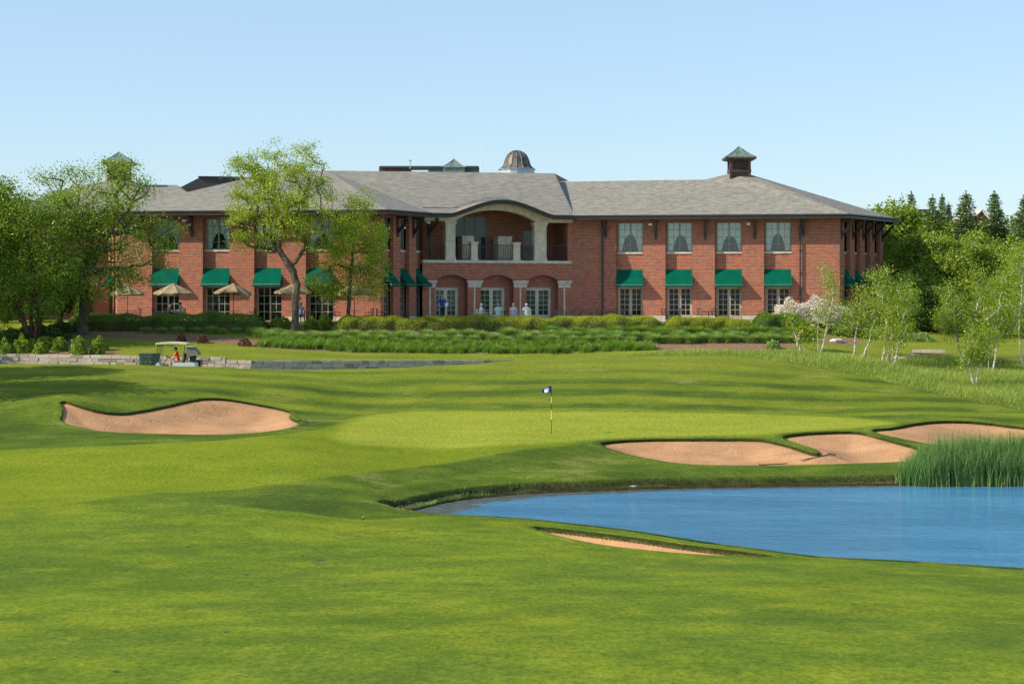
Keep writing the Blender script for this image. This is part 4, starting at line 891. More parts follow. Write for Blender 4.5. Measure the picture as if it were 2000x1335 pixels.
# the honey locust in front of the left wing: bare leaning trunk, airy crown
b = on_ground(577, 119.); b = (b[0], b[1], ZP(638, 119.))
tree("locust_tree", b, blob_px([(475,312,40,28),(500,365,55,40,1.5),(565,292,56,24),(600,330,38,48,-1),(520,410,70,42,1),(600,410,60,50,-1.5),(468,440,30,38),(555,365,70,50,-1),(640,372,22,30),(470,400,30,30,1),(560,450,60,30),(500,475,45,22,.5),(618,470,32,26),(520,330,40,40,1.5),(452,330,14,22)], 119.), 420, 30000, .125, "leaf_locust", "bark", .25,
     "tall airy tree with a bare leaning trunk rising above the roof of the left wing", stems=[spx([(577,640,119),(577,600,119),(580,556,119),(572,530,119),(556,505,119),(545,487,119.2),(548,455,119),(552,410,119)]), spx([(580,558,119),(592,548,118.6),(606,552,118)])], seed=4, spread=.27, flat=.6)
b = (XP(681, 121.), 121., gz(XP(681, 121.), 121.))
tree("locust_tree", b, blob_px([(700,385,26,26),(690,425,45,34),(665,465,38,40,-1),(715,470,38,40,1),(690,510,55,40),(735,520,22,38),(650,520,28,28),(690,560,50,24),(615,555,22,18,-1),(640,570,26,20),(725,570,24,18),(745,455,10,30)], 121.), 260, 21000, .13, "leaf_locust", "bark", .13,
     "slender yellow green tree standing just right of the tall tree with the leaning trunk", stems=[spx([(681,622,121),(682,590,121),(684,540,121),(690,480,121),(693,430,121)])], seed=9, spread=.30, flat=.7)
b = on_ground(162, 118.)
tree("shade_tree", b, blob_px([(230,332,46,22),(238,318,24,10),(285,350,26,12),(150,345,55,24),(95,350,40,20),(255,370,36,26,1),(190,395,90,42,-1),(110,410,60,42),(280,430,34,24),(210,455,90,44),(300,468,34,24),(140,480,70,50,-1),(255,505,50,34,-1),(320,500,20,34),(200,545,80,38,-1.5),(120,560,50,36,-1),(285,545,24,18),(335,455,12,18)], 118.), 400, 33000, .145, "leaf_mid", "bark", .36,
     "broad shade tree with one dark straight trunk covering the left end of the clubhouse", stems=[spx([(162,645,118),(164,600,118),(165,560,118),(172,500,118),(180,440,118)]), spx([(166,540,118),(200,470,117.5),(240,420,117)])], seed=12, spread=.46, flat=.5)
b = on_ground(62, 114.6)
tree("multi_stem_tree", b, blob_px([(10,385,34,34),(55,400,45,36),(-40,430,60,50),(20,450,60,44),(85,455,45,44),(-10,510,60,44),(60,520,60,44),(110,530,34,44),(-50,570,50,50),(20,575,45,44,-1),(90,585,40,34),(-10,620,26,30,-.5)], 114.6), 400, 34000, .14, "leaf_mid", "bark_brown", .18,
     "bushy tree with a fan of brown stems in the mulch bed at the left edge", stems=[spx([(58,672,114.6),(45,625,114.6),(32,580,114.4),(18,520,114.2)]), spx([(62,672,114.8),(60,610,114.8),(66,540,114.9),(58,470,115)]), spx([(66,672,114.6),(72,620,114.5),(70,560,114.4)]), spx([(70,672,114.9),(84,610,115),(92,545,115)])], seed=15, spread=.42)
# woods on the right and behind the left trees: a few kinds, each tree its own
def proto_tree(seed, h, wr, nleaf, leaf, lmat, dense=1., bmat="bark", label=None, name="woodland_tree"):
    r2 = np.random.RandomState(seed); bl = []
    for k in range(11):
        f = r2.rand(); a = r2.rand()*6.28; rr = wr*(.62-.35*abs(f-.45))*r2.rand()**.4
        bl.append(((math.cos(a)*rr, math.sin(a)*rr, h*(.22+.68*f)), (wr*.42, wr*.42, h*.13)))
    bl.append(((0, 0, h*.55), (wr*.7, wr*.7, h*.34)))
    return tree(name, (0, 0, 0), bl, 170, nleaf, leaf, lmat, bmat, .16, label, seed=seed, spread=.44, stems=[[(0,0,0),(.1,0,h*.3),(0,.1,h*.62)]], twigs=False)
W_GROUP = "woodland trees right of the clubhouse"
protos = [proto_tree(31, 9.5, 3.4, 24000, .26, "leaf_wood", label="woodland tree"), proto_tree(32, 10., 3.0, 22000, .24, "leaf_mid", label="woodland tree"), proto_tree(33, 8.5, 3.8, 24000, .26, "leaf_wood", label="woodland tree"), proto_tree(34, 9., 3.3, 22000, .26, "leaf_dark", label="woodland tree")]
PH = [9.5, 10., 8.5, 9.]; used = set()
def put_tree(k, px, top, Y, label, group=W_GROUP, wx=1., name=None, rz=None):
    o = protos[k] if k not in used else copy_tree(protos[k]); used.add(k)
    x, y, z = on_ground(px, Y); h = ZP(top, Y)-z; s = h/PH[k]/1.04
    o.location = (x, y, z-.1); o.scale = (s*wx, s*wx, s); o.rotation_euler = (0, 0, rnd.random()*6.28 if rz is None else rz)
    if name: o.name = name
    o['label'] = label; o['group'] = group; return o
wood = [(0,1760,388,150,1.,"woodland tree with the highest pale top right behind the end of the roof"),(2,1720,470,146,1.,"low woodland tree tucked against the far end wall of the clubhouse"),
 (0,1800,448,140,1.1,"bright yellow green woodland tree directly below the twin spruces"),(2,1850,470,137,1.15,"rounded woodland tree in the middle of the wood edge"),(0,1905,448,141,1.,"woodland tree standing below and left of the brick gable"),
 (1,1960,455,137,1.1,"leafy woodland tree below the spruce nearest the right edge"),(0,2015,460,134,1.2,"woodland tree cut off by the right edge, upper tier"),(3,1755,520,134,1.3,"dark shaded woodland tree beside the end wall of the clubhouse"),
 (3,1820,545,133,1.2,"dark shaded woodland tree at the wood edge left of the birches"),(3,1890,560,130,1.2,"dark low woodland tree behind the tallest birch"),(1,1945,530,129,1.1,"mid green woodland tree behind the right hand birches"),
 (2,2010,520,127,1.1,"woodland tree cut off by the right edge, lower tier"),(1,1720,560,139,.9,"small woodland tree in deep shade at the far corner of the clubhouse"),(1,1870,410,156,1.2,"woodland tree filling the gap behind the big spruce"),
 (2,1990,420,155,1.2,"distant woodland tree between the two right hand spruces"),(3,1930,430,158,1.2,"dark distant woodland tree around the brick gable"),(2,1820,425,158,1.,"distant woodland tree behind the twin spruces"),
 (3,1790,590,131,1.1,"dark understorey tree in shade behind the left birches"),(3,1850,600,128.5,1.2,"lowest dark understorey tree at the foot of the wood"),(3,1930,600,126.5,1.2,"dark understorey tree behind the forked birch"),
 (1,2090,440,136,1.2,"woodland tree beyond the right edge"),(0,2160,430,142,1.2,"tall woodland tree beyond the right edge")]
for k, px, top, Y, wx, lab in wood: put_tree(k, px, top, Y, lab, wx=wx*1.05)
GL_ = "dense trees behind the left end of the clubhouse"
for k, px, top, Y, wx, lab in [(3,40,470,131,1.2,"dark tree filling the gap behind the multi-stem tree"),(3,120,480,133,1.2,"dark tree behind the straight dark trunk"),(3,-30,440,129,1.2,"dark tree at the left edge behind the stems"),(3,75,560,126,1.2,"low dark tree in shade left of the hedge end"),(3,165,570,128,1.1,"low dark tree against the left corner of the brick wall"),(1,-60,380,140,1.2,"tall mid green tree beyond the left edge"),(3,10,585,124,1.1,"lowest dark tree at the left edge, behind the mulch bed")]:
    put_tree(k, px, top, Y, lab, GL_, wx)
# trees standing just outside the frame on the left; their shadows fall across the lawn and the mound
for k, X_, Y_, h, lab in [(1,-32.2,86.5,9.8,"shade tree beside the left mound, beyond the left edge"),(0,-35.5,91.,9.5,"second shade tree beside the left mound, beyond the left edge"),(1,-38.,111.5,11,"shade tree above the stone wall, beyond the left edge"),(0,-46.,104.,10,"shade tree by the cart path, beyond the left edge"),(1,-34.,116.5,11,"shade tree by the hedge end, beyond the left edge")]:
    o = copy_tree(protos[k]); o.location = (X_, Y_, gz(X_, Y_)); s = h/PH[k]; o.scale = (s, s, s); o['label'] = lab; o['group'] = "trees beyond the left edge"
# spruces
def spruce(seed, h=10.):
    r2 = np.random.RandomState(seed); root = empty("spruce_tree", (0,0,0), "spruce", "tree"); mb = MB(); mb.bar((0,0,0), (0,0,h), .16, .015, 6); C = []; z = h*.10
    while z < h*.985:
        f = 1-z/h; L = min(.30*h*f+.05, .10*h+.14*h*f); n = int(7+7*f)
        for k in range(n):
            a = r2.rand()*6.28; l = L*(.65+.45*r2.rand()); up = .30*l if f < .35 else -.05*l; e = np.array([math.cos(a)*l, math.sin(a)*l, z+up])
            mb.bar((0,0,z), tuple(e), .022, .008, 3, cap=False); m = int(60*l+14); q = (.12+.88*r2.rand(m)**.8)[:, None]
            pts = np.array([0,0,z])+(e-np.array([0,0,z]))*q; w = .10+.13*l*(1-q); C.append(pts+r2.normal(size=(m,3))*np.hstack([w, w, w*.5])+np.array([0,0,-.06]))
        z += h*.024
    C.append(np.array([0,0,h])+np.stack([np.zeros(26), np.zeros(26), -r2.rand(26)*.6], 1)+r2.normal(size=(26,3))*.035)
    mb.build("trunk", "bark", root); C = np.concatenate(C); V, F_, T_ = leaf_quads(C, .14, r2, droop=.25, aspect=.42); mesh_np("foliage", V, F_, "needle", root, T_); return root
sp = [spruce(41), spruce(42)]
for i, (k, px, top, Y, wx, lab) in enumerate([(0,1887,372,150,1.35,"broad dark spruce, the widest of the spruces above the wood"),(1,1942,371,152,1.15,"pointed spruce right of the small brick gable"),(0,1821,379,156,.95,"left spruce of the pair right of the roof's end"),(1,1840,377,158,.8,"thin right spruce of the pair right of the roof's end"),(0,2000,380,148,1.2,"spruce cut off by the right edge of the photo"),(1,1780,372,160,.9,"narrow spruce poking out of the highest pale treetop"),(0,1716,396,170,.7,"lone small spruce tip just above the end of the roof"),(1,1853,393,158,.7,"short spruce between the pair and the broad dark one")]):
    o = sp[k] if i < 2 else copy_tree(sp[k]); x, y, z = on_ground(px, Y); s = (ZP(top, Y)-z)/10.; o.location = (x, y, z); o.scale = (s*wx, s*wx, s); o.rotation_euler = (0,0,i*1.3); o['label'] = lab; o['group'] = "spruces above the wood"
# birches
BG = "young birches in the meadow"
def birch(seed, stems_px, blobs, Y, label, n_leaf=3800, leaf=.105, n_cl=95):
    s0 = stems_px[0][0]; b = P(s0[0], s0[1], Y)
    st = [[tuple(P(x, y, Y)) for x, y in s] for s in stems_px]
    tree("birch_tree", tuple(b), blob_px([(q[0], q[1]-9, q[2], q[3]*.85) for q in blobs], Y), n_cl, int(n_leaf*.82), leaf, "leaf_birch", "birch_bark", .065, label, "birch", BG, stems=st, seed=seed, spread=.22, flat=1.0)
def gY(px, py): return cast(px, py, ground_h, y0=85)[1]
birch(51, [[(1603,694),(1612,655),(1620,615),(1628,570)],[(1598,692),(1597,650),(1596,610)]], [(1612,545,16,22),(1628,575,20,26),(1610,615,30,24),(1640,620,18,26),(1600,640,26,20),(1632,650,18,14)], gY(1603,694), "birch with two pale stems growing in front of the blossoming shrub")
birch(52, [[(1668,700),(1670,670),(1675,640),(1680,600)]], [(1680,585,18,24),(1668,615,26,24),(1690,625,24,24),(1660,645,24,20),(1690,655,20,14)], gY(1668,700), "single stemmed birch second from the left of the birches")
birch(53, [[(1684,703),(1692,680),(1700,655),(1712,620)]], [(1712,590,22,30),(1700,620,24,24),(1722,640,24,28),(1700,655,24,16)], gY(1684,703), "leaning birch with a slanting grey stem, third from the left")
birch(54, [[(1724,711),(1728,685),(1730,650),(1736,600)],[(1731,708),(1737,680),(1744,640)]], [(1722,545,24,24),(1738,575,28,24),(1724,600,20,30),(1745,630,26,30),(1728,660,26,20)], gY(1726,711), "birch with two close stems beside the boulders", 6500)
birch(55, [[(1746,718),(1752,690),(1757,660),(1764,600)],[(1742,717),(1743,680),(1742,640)]], [(1766,580,20,24),(1758,610,26,26),(1765,650,22,28),(1745,670,24,20),(1785,600,12,24)], gY(1745,717), "birch with a V of white stems right of the boulders", 6500)
birch(56, [[(1880,712),(1873,680),(1868,650),(1862,600)],[(1884,708),(1888,670),(1880,620)]], [(1848,575,16,20),(1866,600,26,26),(1845,630,28,24),(1880,640,24,26),(1860,655,26,18)], gY(1880,712), "spreading birch left of the tall slender one, several thin stems", 6500)
birch(57, [[(1896,712),(1900,660),(1908,600),(1925,545)]], [(1905,555,18,26),(1925,580,24,28),(1910,620,26,26),(1938,630,20,28),(1905,660,20,16)], gY(1896,712)+1, "tallest slender birch with a bare whitish top branch", 6000)
birch(58, [[(1902,754),(1898,735),(1893,712),(1890,690)],[(1904,754),(1910,730),(1918,700)]], [(1893,690,22,18),(1915,700,24,18),(1885,715,16,12),(1925,670,18,20),(1900,665,16,20)], gY(1902,754), "short birch forking from the ground nearest the camera", 5200)
birch(59, [[(1940,730),(1944,700),(1946,660),(1950,600)],[(1931,728),(1932,690),(1936,650)]], [(1950,560,18,30),(1962,600,26,30),(1938,620,20,26),(1965,645,26,26),(1935,660,26,20)], gY(1940,730), "pair of upright birch stems near the right edge with white flowers at their feet", 6500)
birch(60, [[(1998,716),(1994,690),(1990,650),(1996,560),(1999,500)]], [(1990,520,26,34),(2005,570,30,34),(1985,620,28,30),(2010,650,26,24),(1975,660,20,14)], gY(1998,716), "birch on the right edge with a bluish green crown", 7500)
birch(61, [[(1562,686),(1556,660),(1548,640),(1542,620)],[(1570,686),(1574,665)]], [(1568,660,16,14),(1585,668,14,12),(1572,645,12,12),(1548,632,10,10)], gY(1562,684), "small half bare sapling at the right end of the hedge", 1600, .16, 40)
# small shrubs
def shrub(name, base, r, h, n, leaf, mat, label, cat="shrub", group=None, seed=1, core=True, up=0.):
    r2 = np.random.RandomState(seed); root = empty(name, tuple(base), label, cat, group); v = r2.normal(size=(n, 3)); v /= np.linalg.norm(v, axis=1)[:, None]
    v[:, 2] = np.abs(v[:, 2]); lump = 1+.16*np.sin(v[:, 0]*5+seed)*np.cos(v[:, 1]*6)+.10*np.sin(v[:, 2]*9+v[:, 0]*7)
    C = v*lump[:, None]*(.72+.30*r2.rand(n)**.5)[:, None]*np.array([r, r, h])+np.array(base); tn = .35+.3*r2.rand(n)+.12*np.sin(C[:, 0]*3)*np.sin(C[:, 2]*4)
    V, F_, T_ = leaf_quads(C, leaf, r2, droop=-up, tone=tn); mesh_np("foliage", V, F_, mat, root, T_)
    mb = MB()
    for k in range(9): a = k*.7; mb.bar(base, (base[0]+math.cos(a)*r*.6, base[1]+math.sin(a)*r*.6, base[2]+h*.75), .02, .008, 4)
    mb.build("stems", "bark_brown", root); return root
for i, (px, py, r, h, lab) in enumerate([(9,690,.50,.85,"green shrub at the far left of the mulch bed"),(44,690,.55,1.0,"green shrub below the brown stems in the mulch bed"),(79,689,.42,.75,"small round shrub third from the left above the stone wall"),(117,684,.50,.85,"dark round shrub in the middle of the mulch bed"),(154,692,.52,1.05,"dark upright shrub nearest the wall, fifth from the left"),(190,688,.40,.7,"lower shrub of the pair at the right end of the mulch bed"),(194,678,.50,.85,"upper shrub of the pair at the right end of the mulch bed")]):
    Y = {0:109.6,1:109.8,2:109.4,3:110.6,4:109.,5:109.2,6:111.}[i]; X_ = XP(px, Y); shrub("mulch_bed_shrub", (X_, Y, gz(X_, Y)-.05), r, h, 1500, .13, "leaf_mid", lab, group="shrubs in the mulch bed above the stone wall", seed=70+i, up=.3)
for i, (px, Y, r) in enumerate([(353,115.2,.35),(396,114.9,.36),(478,114.2,.42)]):
    X_ = XP(px, Y); shrub("red_shrub", (X_, Y, gz(X_, Y)), r, .5, 500, .10, "red_leaf", ["small dark red shrub at the left of the mulch strip","small dark red shrub in the middle of the mulch strip","dark red shrub beside the end of the daylily band"][i], group="dark red shrubs in the mulch strip", seed=80+i, up=.5)
for i, (px, Y, r, h, lab) in enumerate([(1546,123.2,1.35,1.35,"left mound of the pale pink blossoming shrubs"),(1600,123.4,1.65,1.5,"middle mound of the pale pink blossoming shrubs"),(1645,124.,1.1,1.1,"thin right end of the pale pink blossoming shrubs")]):
    X_ = XP(px, Y); shrub("blossom_shrub", (X_, Y, 8.2 if i < 2 else 8.0), r, h, 5200, .13, "blossom", lab, "flowering shrub", "blossoming shrubs by the corner", seed=90+i)
for i, (px, Y, r, h) in enumerate([(395-0+160,121.5,.55,.75),(541,121.2,.5,.8),(610,121.4,.6,.75),(632,121.2,.5,.7),(655-20,121.8,.5,.8)]):
    X_ = XP(px, Y); shrub("low_shrub", (X_, Y, gz(X_, Y)), r, h, 1300, .12, "leaf_mid", "low green shrub in the gap between the two clipped hedges", group="low shrubs between the hedges", seed=100+i)
for i, (px, Y, r, h) in enumerate([(1665,122,1.2,1.3),(1700,123,1.4,1.2),(1640,121,1.0,.9),(1720,120.5,1.2,.9)]):
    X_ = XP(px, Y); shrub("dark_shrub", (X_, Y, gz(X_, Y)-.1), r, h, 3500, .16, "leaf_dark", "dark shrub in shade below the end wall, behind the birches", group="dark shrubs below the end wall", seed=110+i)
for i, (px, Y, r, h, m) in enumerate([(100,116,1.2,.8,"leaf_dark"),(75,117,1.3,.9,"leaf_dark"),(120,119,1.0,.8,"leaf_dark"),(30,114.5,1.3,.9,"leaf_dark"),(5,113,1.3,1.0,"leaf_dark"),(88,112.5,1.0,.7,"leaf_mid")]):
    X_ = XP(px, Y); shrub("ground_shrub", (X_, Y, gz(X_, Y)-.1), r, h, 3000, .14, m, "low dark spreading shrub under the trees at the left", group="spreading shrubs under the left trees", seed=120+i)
for i, (px, Y, r) in enumerate([(1510,113.6,.45),(1770,120,.9),(1800,120.5,.8)]):
    X_ = XP(px, Y); shrub("lavender_clump" if i == 0 else "verge_shrub", (X_, Y, gz(X_, Y)), r, .55, 900, .12, "tall_grass", ["blue green clump alone in the mulch right of the daylilies","low shrub at the foot of the wood, left of its pair","low shrub at the foot of the wood, right of its pair"][i], seed=130+i, up=.6)
# clipped hedges
def hedge(path, w_, top, bot, n, label, seed, mats=("yew",)):
    """path: [(X, Y)]; leaves laid over a rounded, uneven body"""
    r2 = np.random.RandomState(seed); L = [0.]
    for a, b in zip(path, path[1:]): L.append(L[-1]+math.hypot(b[0]-a[0], b[1]-a[1]))
    px_ = lambda s: np.stack([np.interp(s, L, [p[0] for p in path]), np.interp(s, L, [p[1] for p in path])], -1)
    s = r2.rand(n)*L[-1]; th = np.pi*(r2.rand(n)*1.1-.05); c = px_(s); e = np.minimum(1, np.minimum(s, L[-1]-s)/.9)**.5
    lump = 1+.10*np.sin(s*1.1+seed)+.07*np.sin(s*2.7)+.05*np.sin(s*5.3+th*3)
    hh = (top-bot)*e*(1+.06*np.sin(s*.7+1)+.05*np.sin(s*2.1)); sn = np.sin(th); cs = np.cos(th)
    sq = lambda v, k: np.sign(v)*np.abs(v)**k
    C = np.stack([c[:, 0]+r2.normal(size=n)*.04, c[:, 1]+sq(cs, .55)*w_/2*lump, bot+hh*sq(np.maximum(sn, 0), .45)*(.95+.08*r2.rand(n))*np.where(sn > .2, 1+.05*np.sin(s*3.1+C_phase(s)), 1)+np.minimum(sn, 0)*.2], -1)
    C[:, 2] = np.maximum(C[:, 2], bot+.02); C += r2.normal(size=C.shape)*.035
    tn = .45+.22*np.sin(s*.9+seed)*np.sin(s*2.3+C[:, 1]*2)+.18*r2.normal(size=n); root = empty("hedge", (path[0][0], path[0][1], bot), label, "hedge", None)
    hn = np.stack([np.zeros(n), cs*.8, np.maximum(sn, 0)+.25], -1); V, F_, T_ = leaf_quads(C, .062, r2, droop=-.15, aspect=.5, tone=tn*.8+.02+.28*sstep(C[:, 2]-bot, .45*(top-bot), (top-bot)), nrm=hn); mesh_np("foliage", V, F_, mats[0], root, np.clip(T_, 0, 1))  # leaf tone rises with height, painting in the hedge's bright top
    core = MB(); m = int(L[-1]/.6)
    for i in range(m):
        a = px_(np.array([L[-1]*i/m]))[0]; b_ = px_(np.array([L[-1]*(i+1)/m]))[0]; hA = (top-bot)*.80; k0 = 1 if 0 < i < m-1 else .7
        q = [(-w_*.42, 0), (-w_*.42, hA*.75*k0), (-w_*.28, hA*k0), (w_*.28, hA*k0), (w_*.42, hA*.75*k0), (w_*.42, 0)]
        for (y0, z0), (y1, z1) in zip(q, q[1:]): core.face([(a[0],a[1]+y0,bot-.2+z0), (b_[0],b_[1]+y0,bot-.2+z0), (b_[0],b_[1]+y1,bot-.2+z1), (a[0],a[1]+y1,bot-.2+z1)])
    core.build("stems", "bark_brown", root)  # solid dark core added inside the leaves, not separate stems
def C_phase(s): return np.floor(s/3.7)*1.3
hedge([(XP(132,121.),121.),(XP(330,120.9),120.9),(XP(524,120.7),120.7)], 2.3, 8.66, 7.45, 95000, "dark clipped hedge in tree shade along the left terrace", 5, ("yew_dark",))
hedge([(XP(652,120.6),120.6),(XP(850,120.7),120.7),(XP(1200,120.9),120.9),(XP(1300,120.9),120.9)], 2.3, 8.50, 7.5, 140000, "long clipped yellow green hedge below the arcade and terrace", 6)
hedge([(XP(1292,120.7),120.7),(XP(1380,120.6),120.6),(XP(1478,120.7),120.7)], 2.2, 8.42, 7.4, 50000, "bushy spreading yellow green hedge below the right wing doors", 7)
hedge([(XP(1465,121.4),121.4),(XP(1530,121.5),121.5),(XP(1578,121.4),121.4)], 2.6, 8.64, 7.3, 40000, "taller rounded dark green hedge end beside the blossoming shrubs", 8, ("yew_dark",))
# grasses: curved tapering blades
def blades(name, B, Hh, lean, wd, mat, parent=None, seed=1, seg_=3, tone=None, arch=1.):
    """B: root points (n,3); Hh heights; lean: horizontal reach of the tip"""
    r2 = np.random.RandomState(seed); n = len(B); a = r2.rand(n)*6.283; dv = np.stack([np.cos(a), np.sin(a)], -1)*lean[:, None]; sd_ = np.stack([-np.sin(a+.6), np.cos(a+.6)], -1); V = []; T_ = []
    t0 = r2.rand(n) if tone is None else np.clip(tone+r2.normal(size=n)*.12, 0, 1)
    for k in range(seg_+1):
        f = k/seg_; p = B.copy(); p[:, :2] += dv*(f**1.8); p[:, 2] += Hh*(f-(.38*arch)*f**3*np.minimum(1, lean/np.maximum(Hh, .01))*1.2)
        w_ = (wd*(1-f*.85)*.5)[:, None]; l = p.copy(); r_ = p.copy(); l[:, :2] -= sd_*w_; r_[:, :2] += sd_*w_; V += [l, r_]
        T_ += [t0, t0]
    V = np.stack(V, 1).reshape(-1, 3); T_ = np.stack(T_, 1).ravel(); m = 2*(seg_+1); base_ = np.arange(n)[:, None]*m
    F_ = np.concatenate([base_+np.array([2*k, 2*k+1, 2*k+3, 2*k+2]) for k in range(seg_)])
    return mesh_np(name, V, F_, mat, parent, T_)
def scatter(poly, n, r2):
    pa = np.array(poly); o = []; got = 0
    while got < n:
        x = pa[:, 0].min()+r2.rand(n*2)*np.ptp(pa[:, 0]); y = pa[:, 1].min()+r2.rand(n*2)*np.ptp(pa[:, 1]); k = poly_sd(poly, x, y) < 0; o.append(np.stack([x[k], y[k]], -1)); got += k.sum()
    return np.concatenate(o)[:n]
r2 = np.random.RandomState(21)
# daylily band
band = [(XP(505,114.0),114.0),(XP(700,113.6),113.6),(XP(1000,113.4),113.4),(XP(1220,113.2),113.2),(XP(1292,113.6),113.6),(XP(1270,114.6),114.6),(XP(1200,115.6),115.6),(XP(520,116.2),116.2)]
cl = scatter(band, 620, r2); pts = np.repeat(cl, 62, 0)+r2.normal(size=(620*62, 2))*.10; zz = ground_h(pts[:, 0], pts[:, 1]); n = len(pts)
hc = np.repeat(.40+.18*r2.rand(620), 62)
o = blades("daylilies", np.column_stack([pts, zz]), hc*(.8+.4*r2.rand(n)), .12+.34*r2.rand(n), np.full(n, .026), "lily_leaf", seed=22, seg_=3, tone=np.repeat(.3+.4*r2.rand(620), 62)); tag(o, "thick low band of arching daylily leaves along the lawn", "daylilies", kind="stuff")
# ornamental grass clumps, four kinds copied
def grass_clump(seed, n=900, h=1.05, mat="tall_grass"):
    q = np.random.RandomState(seed); B = np.column_stack([q.normal(size=(n, 2))*.13, np.zeros(n)]); root = empty("ornamental_grass_plant", (0,0,0), "ornamental grass", "ornamental grass")
    blades("blades", B, h*(.65+.45*q.rand(n)), .12+.62*q.rand(n), np.full(n, .022), mat, root, seed+1, 4, tone=.3+.4*q.rand(n)); return root
gp = [grass_clump(141), grass_clump(142, h=.95), grass_clump(143, h=1.15, mat="lily_leaf")]; gu = set(); i = 0
rows = [(x, 118.9, 0) for x in range(290, 520, 29)]+[(x, 117.6, 1) for x in range(505, 1560, 27)]+[(x, 116.6, 2) for x in range(520, 1260, 31)]+[(x, 116.4, 2) for x in range(1275, 1540, 24)]+[(x, 118.6, 3) for x in range(1070, 1570, 26)]
for px, Y, kk in rows:
    k = i % 2 if kk != 3 else 2; o = gp[k] if k not in gu else copy_tree(gp[k]); gu.add(k); Y += rnd.uniform(-.35, .35); X_ = XP(px+rnd.uniform(-6, 6), Y); s = rnd.uniform(.85, 1.15)*(.78 if kk == 0 else 1.)
    o.location = (X_, Y, gz(X_, Y)); o.scale = (s*1.15, s*1.15, s*.60); o.rotation_euler = (0,0,rnd.random()*6.28)
    o['label'] = ["dark ornamental grass clump at the foot of the left hedge","fountain of ornamental grass between the daylilies and the long hedge","ornamental grass clump right behind the daylily band","light ornamental grass tuft touching the right hedge's foot"][kk]
    o['group'] = ["grass clumps below the left hedge","ornamental grasses along the hedge, middle row","ornamental grasses, front row","ornamental grasses, back row"][kk]; i += 1
# meadow
pts = scatter([p for p in FESC if p[0] < 45], 130000, r2); pts = pts[(pts[:, 0]/pts[:, 1]*FOC+CX < 2080)]; n = len(pts); zz = ground_h(pts[:, 0], pts[:, 1]); pa = np.sin(pts[:, 0]*.7)*np.sin(pts[:, 1]*.9+pts[:, 0]*.3); sdm = -poly_sd(FESC, pts[:, 0], pts[:, 1])
o = blades("meadow_grass", np.column_stack([pts, zz]), (.22+.26*r2.rand(n)+.10*pa)*np.clip(sdm*1.2, .35, 1), .05+.16*r2.rand(n), np.full(n, .019), "meadow_grass", seed=31, seg_=2, tone=.5+.22*pa+.1*r2.normal(size=n)); tag(o, "unmown tall meadow grass beyond the mown turf on the right", "meadow grass", kind="stuff")
# reeds in the pond
reed = [(XP(1748,71.4),71.4),(XP(1800,70.7),70.7),(XP(2300,70.9),70.9),(XP(2300,74.2),74.2),(XP(1830,73.0),73.0),(XP(1765,72.4),72.4)]
pts = scatter(reed, 7200, r2); n = len(pts); edge = sstep(-poly_sd(reed, pts[:, 0], pts[:, 1]), 0, .8); pxs = pts[:, 0]/pts[:, 1]*FOC+CX
hh = (1.45+.65*sstep(pxs, 1755, 1850)+.22*r2.normal(size=n)*.6)*(.75+.25*edge)
P3 = np.column_stack([np.repeat(pts, 3, 0)+r2.normal(size=(3*n, 2))*.03, np.full(3*n, WATER-.12)])
o = blades("reeds", P3, np.repeat(hh, 3)*(.75+.3*r2.rand(3*n)), .06+.34*r2.rand(3*n), np.full(3*n, .028), "reed_leaf", seed=41, seg_=3, tone=.62+.18*r2.normal(size=3*n), arch=.5); tag(o, "tall green reeds standing in the pond at the right edge", "reeds", kind="stuff")
P4 = np.column_stack([pts[:4200]+r2.normal(size=(4200, 2))*.05, np.full(4200, WATER-.1)]); o = blades("reed_stubble", P4, .22+.42*r2.rand(4200), .02+.10*r2.rand(4200), np.full(4200, .03), "reed_leaf", seed=43, seg_=2, tone=np.full(4200, .04)); tag(o, "dry tan reed stalks at the foot of the reeds", "reed stalks", kind="stuff")
# rank grass on the pond bank and the turf fringe along bunker lips
def fringe(lines, n, h, name, mat, label, seed, spread=.06, lean=.12, wd=.02, tone=None, hf=ground_h):
    q = np.random.RandomState(seed); segs = []; 
    for L in lines:
        for a, b in zip(L, L[1:]): segs.append((a, b, math.hypot(b[0]-a[0], b[1]-a[1])))
    w_ = np.array([s[2] for s in segs]); k = q.choice(len(segs), n, p=w_/w_.sum()); f = q.rand(n)
    A_ = np.array([segs[i][0] for i in k]); B_ = np.array([segs[i][1] for i in k]); p = A_+(B_-A_)*f[:, None]+q.normal(size=(n, 2))*spread; z = hf(p[:, 0], p[:, 1])
    o = blades(name, np.column_stack([p, z]), h*(.5+.9*q.rand(n)), lean*(.4+q.rand(n)), np.full(n, wd), mat, seed=seed, seg_=2, tone=tone if tone is None else np.full(n, tone)); return tag(o, label, "grass", kind="stuff")
far_shore = [(XP(a, b+.30), b+.30) for a, b in POND_PX_FAR if a < 1760]
fringe([far_shore], 9000, .07, "bank_grass", "bank_grass", "rank grass hanging over the far bank of the pond", 51, .08, .05, .012)
fringe([[(XP(a, b+.35), b+.35) for a, b in POND_PX_FAR if 880 <= a < 1760]], 420, .24, "shore_weeds", "bank_grass", "sparse dry weeds along the muddy far shore", 52, .14, .10, .008, .8)
near_shore = [(XP(a, b-.15), b-.15) for a, b in POND_PX_NEAR]
fringe([near_shore], 14000, .045, "near_bank_grass", "bank_grass", "turf fringe along the near bank of the pond", 53, .09, .08, .018)
lips = [[tuple(q) for q in BUNK[k]['edge']] for k in BUNK]
fringe(lips, 9000, .022, "lip_grass", "bank_grass", "turf fringe around the bunker edges", 54, .04, .03, .010, None, base_h)
